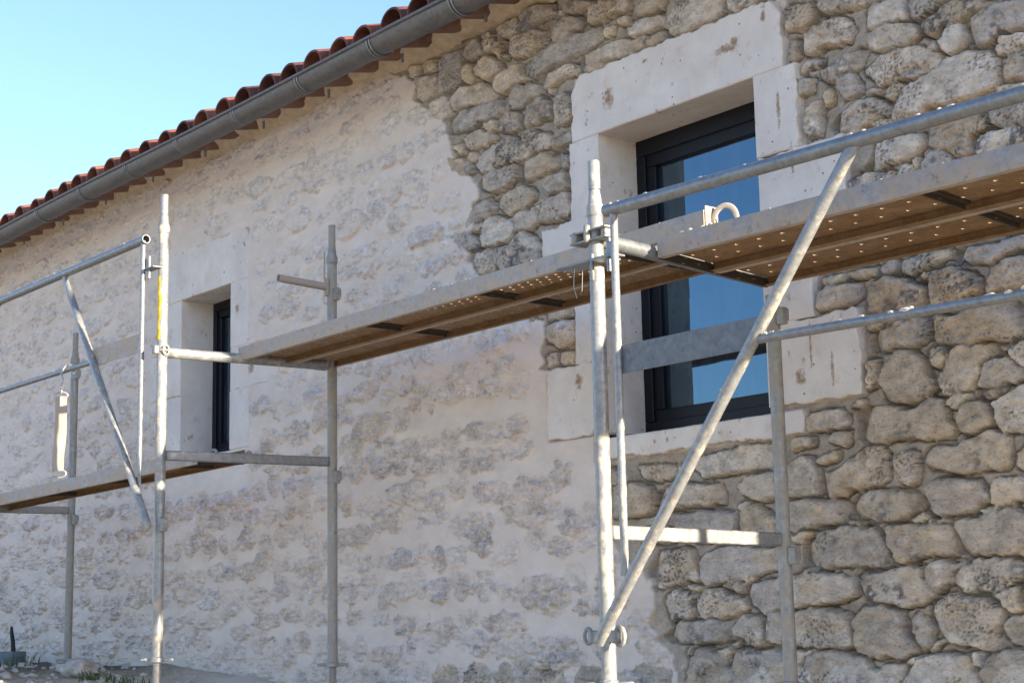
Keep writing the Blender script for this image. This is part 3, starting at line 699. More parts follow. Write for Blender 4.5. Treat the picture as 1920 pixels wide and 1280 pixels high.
            k = np.clip(prof*vis, 0, 1)[:, None]; alb[idx] = alb[idx]*(1-k)+cs*k; ruf[idx] = np.maximum(ruf[idx], prof)
        z += hh
    # seats for the cut stone blocks
    for b in BLOCKS1+BLOCKS2:
        pad = .012 if b in BLOCKS2 else -.006
        s = sstep(np.minimum.reduce([X-b[1]+pad, b[2]+pad-X, Z-b[3]+max(pad, 0), b[4]+max(pad, 0)-Z])/.012)
        h = h*(1-s)+(-.026)*s; alb = alb*(1-s[:, None])+(cm_f*.9)*s[:, None]
    h = h-.03*sstep((Z-3.12)/.08)*0
    ruf = np.clip(ruf, 0, 1); V = np.stack([X, -h, Z], 1)
    ii = (np.arange(nz-1)[:, None]*nx+np.arange(nx-1)[None, :]).ravel()
    F = np.stack([ii, ii+1, ii+1+nx, ii+nx], 1)
    cxf = (X[F[:, 0]]+X[F[:, 1]])/2; czf = (Z[F[:, 0]]+Z[F[:, 2]])/2
    hole = np.zeros(len(F), bool)
    for W, p in ((W2, .03), (W1, .03)): hole |= (cxf > W[0]-p) & (cxf < W[1]+p) & (czf > W[2]-p) & (czf < W[3]+p)
    F = F[~hole]
    me = bpy.data.meshes.new("wall"); me.vertices.add(len(V)); me.vertices.foreach_set("co", V.astype(np.float32).ravel())
    me.loops.add(F.size); me.loops.foreach_set("vertex_index", F.astype(np.int32).ravel())
    me.polygons.add(len(F)); me.polygons.foreach_set("loop_start", np.arange(0, F.size, 4, dtype=np.int32)); me.polygons.foreach_set("loop_total", np.full(len(F), 4, np.int32))
    me.polygons.foreach_set("use_smooth", np.ones(len(F), bool)); me.update(calc_edges=True)
    at = me.attributes.new("albedo", 'FLOAT_COLOR', 'POINT'); at.data.foreach_set("color", np.concatenate([np.clip(alb, .02, .8), np.ones((len(V), 1))], 1).astype(np.float32).ravel())
    ar = me.attributes.new('rough', 'FLOAT', 'POINT'); ar.data.foreach_set('value', ruf.astype(np.float32))
    me.materials.append(M['masonry']); ob = bpy.data.objects.new("wall", me); C.objects.link(ob); ob.parent = house; return ob

house = thing('stone_house', 'long limestone house with half pointed rubble wall, terracotta tiled roof and two dark windows', 'house')
build_wall(house)
mb = MB(); mb.box((HX1-.15, HD/2+.3, 1.15), (.148, HD/2-.3, 2.05)); mb.box((HX0+.15, HD/2+.3, 1.15), (.148, HD/2-.3, 2.05)); mb.box((0, HD+.15, 1.15), (7.2, .148, 2.05))
mb.box((0, .62, 1.0), (6.9, .02, 2.1)); mb.build('rear_walls', M['render_'], house)

def cut_block(kind, x0, x1, z0, z1, rag, parent, seed, yf, depth):
    rr = random.Random(seed); n = 0; P = []; z0 -= .0012; z1 += .0012
    def side(ax, ay, bx, by, ragged):
        L = math.hypot(bx-ax, by-ay); k = max(2, int(L/.018)); nx_, ny_ = (by-ay)/L, -(bx-ax)/L; out = []; amp = .0085 if ragged else .0008; d = 0
        for i in range(k):
            t = i/k; d = d*.6+rr.uniform(-amp, amp)*.8
            if ragged and rr.random() < .04: d -= rr.uniform(.004, .012)
            j = d if 0 < i else 0
            out.append((ax+(bx-ax)*t+nx_*j, ay+(by-ay)*t+ny_*j))
        return out
    c = .006 if rag else .0
    P += side(x0, z0, x1, z0, 'b' in rag)+side(x1, z0, x1, z1, 'r' in rag)+side(x1, z1, x0, z1, 't' in rag)+side(x0, z1, x0, z0, 'l' in rag)
    if 'lintel' == kind:
        Q = []
        for (a, b) in P:
            for (xc, sg) in ((x0, 1), (x1, -1)):
                dx = (a-xc)*sg; dz = z1-b
                if dx+dz*.8 < .055: k_ = (.055-dx-dz*.8); a += sg*k_*.55; b -= k_*.5
            Q.append((a, b))
        P = Q
    n = len(P); cx, cz = (x0+x1)/2, (z0+z1)/2
    def inset(p, d):
        sx = (x1-x0)/2; sz = (z1-z0)/2; return (cx+(p[0]-cx)*(1-d/sx), cz+(p[1]-cz)*(1-d/sz))
    bev = .005 if rag else .004; vs = [(*[inset(p, bev)[0]], yf, inset(p, bev)[1]) for p in P]+[(p[0], yf+bev, p[1]) for p in P]+[(p[0], yf+depth, p[1]) for p in P]
    fs = [tuple(range(n-1, -1, -1)), tuple(range(2*n, 3*n))]
    for a in (0, n):
        fs += [(a+i, a+(i+1) % n, a+n+(i+1) % n, a+n+i) for i in range(n)]
    m = MB(); m.add(vs, fs); return m.build(kind, M['cut'], parent, ang=30)

def window(W, blocks, depth, yf, name, dtl):
    p = thing('window_surround', None, None); p.parent = house
    for i, b in enumerate(blocks): cut_block(*b, p, 31+i*7+int(W[0]*10), yf+[0, .002, -.001, .003][i % 4], depth)
    x0, x1, z0, z1 = W; y = depth-.03
    wn = thing('window', None, None); wn.parent = house
    def rect_frame(xa, xb, za, zb, t, ya, yb, m, bt=None, tt=None):
        bt = bt or t; tt = tt or t
        m.box(((xa+xb)/2, (ya+yb)/2, za+bt/2), ((xb-xa)/2, (yb-ya)/2, bt/2), ch=.003); m.box(((xa+xb)/2, (ya+yb)/2, zb-tt/2), ((xb-xa)/2, (yb-ya)/2, tt/2), ch=.003)
        zz0, zz1 = za+bt+.001, zb-tt-.001
        for xc in (xa+t/2, xb-t/2): m.box((xc, (ya+yb)/2, (zz0+zz1)/2), (t/2, (yb-ya)/2, (zz1-zz0)/2), ch=.003)
    f = MB(); rect_frame(x0-.004, x1+.004, z0+dtl['sillup'], z1+.004, dtl['ft'], y, y+.07, f, tt=dtl['top']); f.build('frame', M['frame'], wn, 30)
    a = dtl['ft']; s = MB(); sx0, sx1, sz0, sz1 = x0+a-.012, x1-a+.012, z0+dtl['sillup']+a-.012, z1-dtl['top']+.012
    rect_frame(sx0, sx1, sz0, sz1, dtl['st'], y+.012, y+.06, s)
    s.build('sash', M['frame'], wn, 30)
    g = MB(); q = dtl['st']-.004; g.box(((sx0+sx1)/2, y+.042, (sz0+sz1)/2), ((sx1-sx0)/2-q, .006, (sz1-sz0)/2-q)); g.build('pane', M['glass'], wn)
    # lime fillet that seals the frame against the reveal
    b = MB(); b.box(((x0+x1)/2, y+.03, z1+.0-.004), ((x1-x0)/2, .028, .006)); b.build('seal', M['lime'], wn)
    # sloping top of the sill under the frame
    k = MB(); k.prism([(yf+.05, z0-.03), (depth+yf, z0-.03), (depth+yf, z0+dtl['sillup']-.001), (yf+.05, z0+.002)], lambda a_, b_, d: (d, a_, b_), x0+.001, x1-.001); k.build('sill_slope', M['cut'], p)
window(W2, BLOCKS2, .25, -.010, 'w2', dict(ft=.055, st=.062, top=.075, sillup=.022))
window(W1, BLOCKS1, .25, -.0015, 'w1', dict(ft=.045, st=.050, top=.055, sillup=.02))
mb = MB(); mb.box((1.9, .56, 1.7), (.02, .05, .6)); mb.build('interior_reveal', M['render_'], house)

# eave: channel tiles bedded in mortar on the wall head, cover tiles above, zinc gutter in front
RX = 5.0      # overhang cut short of the corner, unseen, to let sun reach the tall post
SP = .2362; T0 = -4.016; SLOPE = math.tan(R(17))
def halfshell(m, x, y0, z0, y1, z1, r0, r1, up, th=.012, n=12, mt=0):
    vs = []
    for (y, z, r) in ((y0, z0, r0), (y1, z1, r1)):
        for rr_ in (r, r-th):
            for k in range(n+1):
                a = math.pi*k/n; vs.append((x+math.cos(a)*rr_, y, z+math.sin(a)*rr_*up*.92))
    q = n+1; fs = []
    for k in range(n):
        fs += [(k, k+1, 2*q+k+1, 2*q+k), (q+k+1, q+k, 3*q+k, 3*q+k+1), (k+1, k, q+k, q+k+1), (2*q+k, 2*q+k+1, 3*q+k+1, 3*q+k)]
    fs += [(0, 2*q, 3*q, q), (n, q+n, 3*q+n, 2*q+n)]
    m.add(vs, fs, mt)
roof = MB(); rr = random.Random(3); i0 = int((HX0-T0)/SP)-0; i1 = int((HX1+.1-T0)/SP)
for i in range(i0, i1+1):
    x = T0+SP*i
    for c in range(10):
        mt_ = rr.choice([0, 0, 0, 1, 2]); jz = rr.uniform(-.007, .007)
        if x > RX and c == 0: continue
        ya = -.345+c*.37+rr.uniform(-.012, .012); yb = ya+.45; za = 3.197+(ya+.345)*SLOPE+(0.0 if c == 0 else .010); zb = 3.197+(yb+.345)*SLOPE-.004
        halfshell(roof, x+rr.uniform(-.009, .009), ya, za+jz, yb, zb, .091+rr.uniform(-.003, .003), .078, 1, mt=mt_)
        yc = ya-.02; zc = 3.205+(yc+.345)*SLOPE-.02
        if c: halfshell(roof, x+SP/2+rr.uniform(-.004, .004), yc, zc, yc+.46, zc+.46*SLOPE, .082, .090, -1)
roof.box((-.92, 1.85, 3.11+(1.85+.345)*SLOPE), (7.1, 1.66/math.cos(R(17)), .012), (Vector((1, 0, 0)), Vector((0, math.cos(R(17)), math.sin(R(17)))), Vector((0, -math.sin(R(17)), math.cos(R(17))))))
rear = [(HX0-.1, 3.55, 4.30), (HX1+.1, 3.55, 4.30), (HX1+.1, HD+.4, 3.2), (HX0-.1, HD+.4, 3.2)]
roof.add(rear+[(a, b, c-.03) for a, b, c in rear], [(0, 1, 2, 3), (7, 6, 5, 4), (0, 4, 5, 1), (1, 5, 6, 2), (2, 6, 7, 3), (3, 7, 4, 0)])
roofob = roof.build('roof', [M['tile'], M['tile_dark'], M['tile_pale']], house, 50)
for xg in (HX0+.15, HX1-.15):
    gab = MB(); gab.prism([(.3, 3.2), (HD, 3.2), (3.5, 4.2)], lambda a, b, d: (d, a, b), xg-.147, xg+.147)
    gab.build('gable', M['render_'], house)
ev = MB(); em = MB()
for i in range(i0, i1+1):
    x = T0+SP*(i+.5)+rr.uniform(-.008, .008)
    if x > RX: continue
    halfshell(ev, x, -.27+rr.uniform(-.02, .02), 3.220+rr.uniform(-.010, .008), .20, 3.33, .088, .094, -1, .013)
ev.build('eave_tiles', M['soffit'], house, 50)
# mortar bedding: a lumpy fillet between the wall head and the undersides of the tiles
nx = int((RX-HX0)/.02); ny = 12; vs = []
X, T = np.meshgrid(np.linspace(HX0, RX, nx), np.linspace(0, 1, ny))
ph = ((X-T0)/SP-.5); dist = np.abs(ph-np.round(ph))*SP
tile_z = 3.225-np.sqrt(np.clip(.078**2-dist**2, 0, None))*.92
Y = .03-.21*T-.03*fbm(X*11, T*2, 5, 3); Zb = 3.160+.105*T**1.1+.018*fbm(X*16, T*3, 8, 3)+.03*T*(dist > .075)
Y = Y.ravel(); Zb = Zb.ravel(); X = X.ravel()
vs = [(X[k], Y[k], Zb[k]) for k in range(len(X))]+[(X[k], Y[k]+.02, Zb[k]+.16) for k in range(len(X))]
fs = [(j*nx+i, j*nx+i+1, (j+1)*nx+i+1, (j+1)*nx+i) for j in range(ny-1) for i in range(nx-1)]
em.add(vs[:nx*ny], fs); em.build('eave_mortar', M['mortar'], house, 60)

GY, GZ, GR = -.370, 3.124, .067
g = MB(); n = 16; prof = []
for k in range(n+1):
    a = math.pi+math.pi*k/n; prof.append((GY+math.cos(a)*GR, GZ+math.sin(a)*GR))
vs = []; L = [(HX0-.05), RX]; segs = np.linspace(L[0], L[1], 40)
for x in segs:
    sag = .004*math.sin(x*1.7)
    for (y, z) in prof: vs.append((x, y, z+sag))
    for (y, z) in reversed(prof): vs.append((x, GY+(y-GY)*.97, GZ+(z-GZ)*.97+sag+.0005))
q = 2*(n+1); fs = [(i*q+k, i*q+(k+1) % q, (i+1)*q+(k+1) % q, (i+1)*q+k) for i in range(len(segs)-1) for k in range(q)]
g.add(vs, fs)
g.path([(x, GY-GR-.004, GZ+.004+.004*math.sin(x*1.7)) for x in segs], .009, 10)
gutter = g.build('gutter', M['zinc'], house, 50)
for x in np.arange(-7.83, RX, .652):
    b = MB(); pts = []
    for dx in (-.011, .011):
        b.path([(x+dx, GY+math.cos(a)*(GR+.003), GZ+math.sin(a)*(GR+.003)) for a in np.linspace(math.pi*.98, math.pi*2, 14)], .0036, 6)
    b.box((x, GY+GR+.008, GZ+.02), (.012, .004, .05)); b.box((x+.035, -.262, 3.060), (.007, .004, .022))
    b.build('gutter_bracket', M['galv'], gutter, 50)

# ------------------------------------------------------------------ ground
def gz(x, y):
    a = np.interp(x, [-9, -3.2, -2.2, -1.5, -.7, .2, 2, 20], [.18, .165, .150, .095, .02, -.03, -.06, -.10])
    f = np.clip((-1.35-y)/3.0, 0, 1); f = f*f*(3-2*f); lump = .028*fbm(x*2.1, y*2.1, 400, 4)+.014*fbm(x*9, y*9, 410, 3)
    foot = .05*np.exp(-((y+.02)/.16)**2)*np.interp(x, [-3, -1.8, 0], [.2, 1.0, 1.0])
    near = 1.0/(1+np.maximum(0, np.abs(y+2)-8)*.2)
    return a-1.15*f+lump*near+foot
gx = np.concatenate([np.linspace(-300, -20, 12), np.linspace(-18, -7, 24), np.arange(-6.5, 2, .035), np.arange(2, 9, .12), np.linspace(10, 300, 16)])
gy = np.concatenate([np.linspace(-300, -14, 14), np.linspace(-12, -3.2, 30), np.arange(-3.0, .25, .035), np.linspace(.4, 9, 12), np.linspace(12, 300, 12)])
GX, GYm = np.meshgrid(gx, gy); nzg, nxg = GX.shape; GZm = gz(GX.ravel(), GYm.ravel())
me = bpy.data.meshes.new("ground"); V = np.stack([GX.ravel(), GYm.ravel(), GZm], 1)
ii = (np.arange(nzg-1)[:, None]*nxg+np.arange(nxg-1)[None, :]).ravel(); F = np.stack([ii, ii+1, ii+1+nxg, ii+nxg], 1)
me.vertices.add(len(V)); me.vertices.foreach_set("co", V.astype(np.float32).ravel()); me.loops.add(F.size); me.loops.foreach_set("vertex_index", F.astype(np.int32).ravel())
me.polygons.add(len(F)); me.polygons.foreach_set("loop_start", np.arange(0, F.size, 4, dtype=np.int32)); me.polygons.foreach_set("loop_total", np.full(len(F), 4, np.int32))
me.polygons.foreach_set("use_smooth", np.ones(len(F), bool)); me.update(calc_edges=True); me.materials.append(M['ground'])
gr = bpy.data.objects.new("ground", me); C.objects.link(gr); gr['kind'] = 'structure'
def g1(x, y): return float(gz(np.array([x]), np.array([y]))[0])

# ------------------------------------------------------------------ scaffold frames
YO, YI = -1.15, -.30
TR = .0242
def spigot(p, z0, z1, mat, root, cut=False, name='spigot'):
    """reduced tube on top of a post: collar, swaged cone, thin end (cut open on one side when cut=True)"""
    m = MB(); x, y = p; L = z1-z0; zc = z0+.03
    m.path([(x, y, z0-.012), (x, y, z0-.008), (x, y, z0+.02), (x, y, z0+.03)], [TR+.001, TR+.004, TR+.004, TR+.001], 24)
    m.path([(x, y, z0+.031), (x, y, z0+.075), (x, y, z0+.078)], [TR-.001, TR-.006, TR-.007], 24)
    r = TR-.0065; zt = z0+.079
    if not cut: m.pipe((x, y, zt), (x, y, z1), r, .003, 22)
    else:
        n = 20; vs = []; a0, a1 = R(-165), R(75)
        for z in (zt, z1):
            for rr_ in (r+.002, r-.002):
                for k in range(n+1):
                    a = a0+(a1-a0)*k/n; vs.append((x+math.cos(a)*rr_, y+math.sin(a)*rr_, z))
        q = n+1; fs = []
        for k in range(n): fs += [(k, k+1, 2*q+k+1, 2*q+k), (q+k+1, q+k, 3*q+k, 3*q+k+1), (k+1, k, q+k, q+k+1), (2*q+k, 2*q+k+1, 3*q+k+1, 3*q+k)]
        fs += [(0, 2*q, 3*q, q), (n, q+n, 3*q+n, 2*q+n)]; m.add(vs, fs)
    return m.build(name, mat, root)
def jack(p, ztop, mat, root, arm=True):
    x, y = p; zg = g1(x, y)+.006; m = MB()
    turns = []; z = zg+.01
    m.tube((x, y, zg), (x, y, ztop+.1), .0165)
    while z < ztop-.02: m.ring((x, y, z), (0, 0, 1), .017, .0028, 18, 6); z += .0085
    scr = m.build('jack_screw', mat, root)
    b = MB(); b.box((x, y, zg+.003), (.07, .07, .003)); b.build('base_plate', mat, scr)
    c = MB(); c.path([(x, y, ztop-.026), (x, y, ztop-.022), (x, y, ztop-.004), (x, y, ztop)], [.026, .030, .030, .026], 20)
    ax = Vector((.8, .6, 0)).normalized(); pr = Vector((-.6, .8, 0))
    c.box((x+ax.x*.048, y+ax.y*.048, ztop-.013), (.030, .008, .007), (ax, pr, Vector((0, 0, 1))), ch=.003); c.box((x-ax.x*.048, y-ax.y*.048, ztop-.013), (.030, .008, .007), (ax, pr, Vector((0, 0, 1))), ch=.003)
    c.build('jack_nut', mat, root)
def lug(x, y, z, dx, mat, root, h=.03, name='brace_lug'):
    m = MB(); m.box((x+dx*(TR+.017), y, z), (.018, .012, h), ch=.003); m.box((x+dx*(TR+.032), y, z+.004), (.004, .016, h*.7), ch=.001); return m.build(name, mat, root)
def frame(label, x, xi, z_out, z_in, jz_o, jz_i, up, lo, mats, cut_o=False, lugs=(), lo_box=True):
    """x outer post, xi inner post; up / lo = (z outer, z inner) of the two transoms"""
    t = thing('scaffold_support', label, 'scaffold', (x, (YO+YI)/2, g1(x, -.7)), 'scaffold supports standing along the wall')
    so_, si_ = z_out, z_in
    o = MB(); o.pipe((x, YO, jz_o), (x, YO, so_[0]), TR, .0032, 28); o.build('post', mats[0], t)
    i = MB(); i.pipe((xi, YI, jz_i), (xi, YI, si_[0]), TR, .0032, 28); i.build('post', mats[1], t)
    if so_[1] > so_[0]: spigot((x, YO), so_[0], so_[1], mats[0], t, cut_o)
    if si_[1] > si_[0]: spigot((xi, YI), si_[0], si_[1], mats[1], t)
    jack((x, YO), jz_o, mats[3], t); jack((xi, YI), jz_i, mats[1], t)
    if up:
        u = MB(); ya, yb = YO+TR+.002, YI-TR-.002; d = Vector((xi-x, yb-ya, up[1]-up[0]))
        P = [Vector((x, ya, up[0]))+d*s for s in (0, .02, .08, .93, .99, 1.0)]
        u.path(P, [TR]*6, 20, flat=[(1.12, .55), (1.12, .6), (1, 1), (1, 1), (1.1, .6), (1.1, .55)]); u.build('transom', mats[2], t)
    if lo:
        u = MB(); ya, yb = YO+TR+.001, YI-TR-.001; a = Vector((x, ya, lo[0])); b = Vector((xi, yb, lo[1])); d = (b-a).normalized(); s = Vector((1, 0, 0)); s = (s-d*s.dot(d)).normalized(); k = s.cross(d)
        u.box((a+b)/2, ((b-a).length/2, .0135, .0225), (d, s, k), ch=.004); u.build('transom', mats[4], t)
    for l in lugs: lug(l[0], l[1], l[2], l[3], mats[l[4]], t)
    return t
ga, du, pa = M['galv'], M['dusty'], M['pale']
f1 = frame('scaffold frame with a yellow painted band on its tall outer post', -.012, .115, (2.225, 2.40), (2.16, 2.345), .262, .215, (1.648, 1.638), (1.170, 1.166), (pa, du, pa, pa, ga),
           lugs=[(.115, YI, 1.99, 1, 1), (.115, YI, 1.09, 1, 1), (-.012, YO, .850, 1, 0)])
m = MB(); n = 14; vs = []
for zq in np.linspace(1.705, 2.005, 9):
    for k in range(n+1):
        a = R(-175)+R(125+8*math.sin(zq*31)+10*math.sin(zq*77))*k/n; rr_ = TR+.0006; vs.append((-.012+math.cos(a)*rr_, YO+math.sin(a)*rr_, zq))
m.add(vs, [(j*(n+1)+k, j*(n+1)+k+1, (j+1)*(n+1)+k+1, (j+1)*(n+1)+k) for j in range(8) for k in range(n)]); m.build('paint_band', M['yellow'], f1)
m = MB(); m.pipe((.105, -.60, 2.045), (.112, YI-TR-.012, 2.030), .019, .003, 18); m.box((.113, YI-TR-.006, 2.03), (.014, .006, .045), ch=.002); m.box((.09, YI-.028, 2.14), (.003, .003, .07)); m.build('stub_tube', M['strap'], f1)
# wedge clamp that closes the transom end on the outer post
m = MB(); m.path([(-.012+math.cos(a)*(TR+.006), YO+math.sin(a)*(TR+.006), 1.655) for a in np.linspace(0, 2*math.pi, 25)], .0055, 6, cap=False)
m.box((.004, YO-.042, 1.655), (.016, .012, .019), ch=.004); m.ring((.020, YO+.004, 1.655), (1, .0, 0), .015, .005, 20, 8, 1.5, (0, 0, 1)); m.build('wedge_clamp', du, f1)
for yh in (-.885, -.70):
    m = MB(); m.path([(-.02, yh, 1.196), (.0, yh, 1.206), (.018, yh, 1.204), (.028, yh, 1.194), (.030, yh, 1.165)], .0075, 8)
    m.build('plank_hook', du, f1)
f2 = frame('scaffold frame in front of the big window with an open cut spigot', 3.005, 2.985, (1.672, 1.845), (1.500, 1.500), .20, .165, (1.586, 1.548), (.650, .642), (pa, du, ga, pa, pa), cut_o=True,
           lugs=[(2.985, YI, 1.42, 1, 1), (2.985, YI, .585, 1, 1)])
m = MB()   # key plates pushed through the post head and the collar ring below
m.box((3.0, YO-.006, 1.612), (.085, .028, .0025)); m.box((3.0, YO-.006, 1.580), (.085, .028, .0025))
m.box((2.935, YO-.006, 1.596), (.012, .034, .022), ch=.008); m.box((3.062, YO-.006, 1.598), (.012, .016, .014), ch=.003); m.box((3.0, YO-.034, 1.60), (.010, .010, .030), ch=.005); m.build('wedge_clamp', du, f2)
m = MB(); m.box((2.975, YO-.012, 1.508), (.115, .040, .004), ch=.002); m.box((3.03, YO-.042, 1.485), (.006, .006, .045), ch=.003); m.box((3.10, YO-.03, 1.512), (.014, .010, .010), ch=.003); m.build('collar_plate', ga, f2)
m = MB(); m.path([(2.93, YO-.03, 1.50), (2.925, YO-.03, 1.44), (2.94, YO-.03, 1.40), (2.965, YO-.03, 1.42), (2.97, YO-.03, 1.49)], .0009, 5); m.build('tie_wire', M['wire'], f2)
m = MB(); m.box((3.0, YO-.010, .330), (.075, .006, .020), ch=.004); m.ring((2.93, YO-.014, .332), (0, 1, 0), .018, .006, 22, 8, 1.3, (0, 0, 1)); m.ring((3.075, YO-.014, .332), (0, 1, 0), .020, .007, 22, 8, 1.4, (0, 0, 1)); m.build('brace_collar', pa, f2)
f0 = frame('scaffold frame farthest down the wall under the low plank', -2.92, -2.90, (2.07, 2.26), (2.07, 2.26), .235, .225, None, (1.125, 1.130), (pa, du, pa, pa, du), lugs=[(-2.90, YI, 1.99, 1, 1), (-2.88, YI, 1.07, 1, 1)])
f3 = frame('scaffold frame at the near house corner beside the big window', 5.98, 5.98, (1.66, 1.84), (1.50, 1.50), .20, .17, (1.56, 1.52), (.645, .640), (pa, du, pa, pa, pa), lugs=[(5.98, YI, 1.42, 1, 1)])

# ------------------------------------------------------------------ planks
def plank(label, x0, x1, yf, z0, z1, tilt, width, hole_step, rows, ends, group, seed=0, ring=False):
    """U-section steel plank: two side rails, perforated deck, stiffeners under it. z0,z1 = bottom edge at the two ends; tilt = z change from front to rear"""
    rr = random.Random(seed); H = .066; L = x1-x0
    t = thing('scaffold_plank', label, 'scaffold plank', (x0, yf+width/2, z0), group)
    sx = (z1-z0)/L; sy = tilt/width
    def P(x, y, z): return (x, yf+y, z0+(x-x0)*sx+y*sy+z)
    def slab(m, xa, xb, ya, yb, za, zb, mt=0):
        vs = [P(a, b, c) for a in (xa, xb) for b in (ya, yb) for c in (za, zb)]
        m.add(vs, [(0, 1, 3, 2), (4, 6, 7, 5), (0, 4, 5, 1), (2, 3, 7, 6), (0, 2, 6, 4), (1, 5, 7, 3)], mt)
    n = max(8, int(L/.12)); xs_ = np.linspace(x0, x1, n+1)
    for nm, ya, yb, inn in (('side_rail', 0, .003, 1), ('side_rail', width-.003, width, -1)):
        m = MB()
        dents = [rr.uniform(-.0012, .0012) for _ in xs_]
        prof = [(0, 0), (.0, H-.003), (.002*0+.0015, H), (.006, H), (.006, H-.003), (.003, H-.004), (.003, .003), (.022, .003), (.022, 0)]
        vs = []
        for x, dn in zip(xs_, dents):
            for (a, b) in prof:
                y = a if inn == 1 else width-a; vs.append(P(x, y+dn, b))
        q = len(prof); fs = [(i*q+k, i*q+(k+1) % q, (i+1)*q+(k+1) % q, (i+1)*q+k) for i in range(n) for k in range(q)]+[tuple(range(q)), tuple(n*q+k for k in range(q-1, -1, -1))]
        m.add(vs, fs)
        if inn == 1:
            for k in range(int(L*8)):
                xq = rr.uniform(x0+.02, x1-.02); s_ = rr.uniform(.0015, .0042)*(2 if rr.random() < .06 else 1)
                m.blob(P(xq, rr.uniform(.001, .006), H+s_*.2), (s_*rr.uniform(1, 3), s_, s_*.7), k, 1, (6, 4))
        m.build(nm, [M['plank'] if inn == 1 else M['under'], M['lime']], t, 35)
    d = MB(); zd0, zd1 = .0280, .0305; r = .0085
    bands = [(.0035, .03, 0)]; y = .03; bw = (width-.06)/rows
    for k in range(rows): bands.append((y, y+bw, 1)); y += bw
    bands.append((y, width-.0035, 0))
    for bi, (ya, yb, hole) in enumerate(bands):
        if not hole or not hole_step: slab(d, x0+.01, x1-.01, ya, yb, zd0, zd1); continue
        x = x0+.01; k = 0
        while x < x1-.011:
            xe = min(x+hole_step, x1-.01)
            if xe-x < hole_step*.9: slab(d, x, xe, ya, yb, zd0, zd1); x = xe; continue
            cx = (x+xe)/2+(hole_step*.22 if bi % 2 else -hole_step*.22); cy = (ya+yb)/2; c = []
            ring_ = [(cx+math.cos(R(22.5+45*j))*r, cy+math.sin(R(22.5+45*j))*r) for j in range(8)]
            outer = [(xe, cy+(cx*0)+min(.4*(yb-ya), .5*(yb-ya))), (xe, yb), (x, yb), (x, cy+.4*(yb-ya)), (x, cy-.4*(yb-ya)), (x, ya), (xe, ya), (xe, cy-.4*(yb-ya))]
            # outer eight points paired with the eight points of the hole
            outer = [(xe, cy+.25*(yb-ya)), (cx+(xe-cx)*.4, yb), (cx-(cx-x)*.4, yb), (x, cy+.25*(yb-ya)), (x, cy-.25*(yb-ya)), (cx-(cx-x)*.4, ya), (cx+(xe-cx)*.4, ya), (xe, cy-.25*(yb-ya))]
            vs = [P(a, b, zd0) for a, b in ring_]+[P(a, b, zd1) for a, b in ring_]+[P(a, b, zd0) for a, b in outer]+[P(a, b, zd1) for a, b in outer]
            cor = [(xe, yb, 0, 1), (x, yb, 2, 3), (x, ya, 4, 5), (xe, ya, 6, 7)]
            fs = []
            for j in range(8):
                jn = (j+1) % 8; fs += [(j, jn, 16+jn, 16+j), (8+jn, 8+j, 24+j, 24+jn), (jn, j, 8+j, 8+jn)]
            b0 = len(vs)
            for (a, b, j, jn) in cor:
                vs += [P(a, b, zd0), P(a, b, zd1)]; fs += [(16+j, 16+jn, b0), (24+jn, 24+j, b0+1)]; b0 += 2
            d.add(vs, fs); x = xe
    d.build('deck', M['under'], t, 30)
    for xc in np.arange(x0+1.03, x1-.2, .79):
        m = MB(); slab(m, xc-.022, xc+.022, .024, width-.024, .019, .0276); slab(m, xc-.004, xc+.004, .024, width-.024, .004, .0188); m.build('stiffener', M['dark'], t)
    for xe, s in ((x0, 1), (x1, -1)):
        m = MB(); slab(m, min(xe, xe+s*.004)+0, max(xe, xe+s*.004), .0035, width-.0035, -.004, .0276)
        if ends:
            for yy in (.05, width-.05): m.path([P(xe+s*.003, yy, .045), P(xe-s*.02, yy, .062), P(xe-s*.045, yy, .060), P(xe-s*.056, yy, .040), P(xe-s*.056, yy, .018)], .007, 8)
        m.build('end_plate', M['dark'], t)
    if ring:
        m = MB(); m.box(P(x1+.002, .035, .045), (.003, .030, .036), ch=.002); m.build('end_cap', M['plank'], t); m = MB(); m.path([P(x1+.050-.040*math.cos(a)*.94, .05-.040*math.cos(a)*.35, .030+.046*max(0, math.sin(a))) for a in np.linspace(-.35, math.pi+.35, 18)], .0105, 8, flat=[(1, .55)]*18); m.build('lifting_eye', M['strap'], t)
    return t
PG = 'steel planks laid on the scaffold frames'
plank('front plank of the middle bay with rusty underside and lifting eye at its end', .035, 3.125, -.775, 1.633, 1.648, -.002, .243, .055, 5, False, PG, 1, True)
plank('rear plank of the middle bay on the wall side, rusty below', .035, 3.10, -.528, 1.631, 1.645, -.002, .243, .055, 5, False, PG, 2)
plank('front plank of the near bay by the big window, grey outer edge and rusty underside', 3.03, 5.95, -.900, 1.553, 1.520, -.018, .262, .098, 3, False, PG, 3)
plank('rear plank of the near bay by the big window on the wall side', 3.03, 5.95, -.634, 1.534, 1.501, -.018, .262, .098, 3, False, PG, 4)
plank('single narrow low plank laid down the far left bay', -2.93, -.045, -.945, 1.108, 1.143, .012, .255, 0, 3, False, PG, 5)

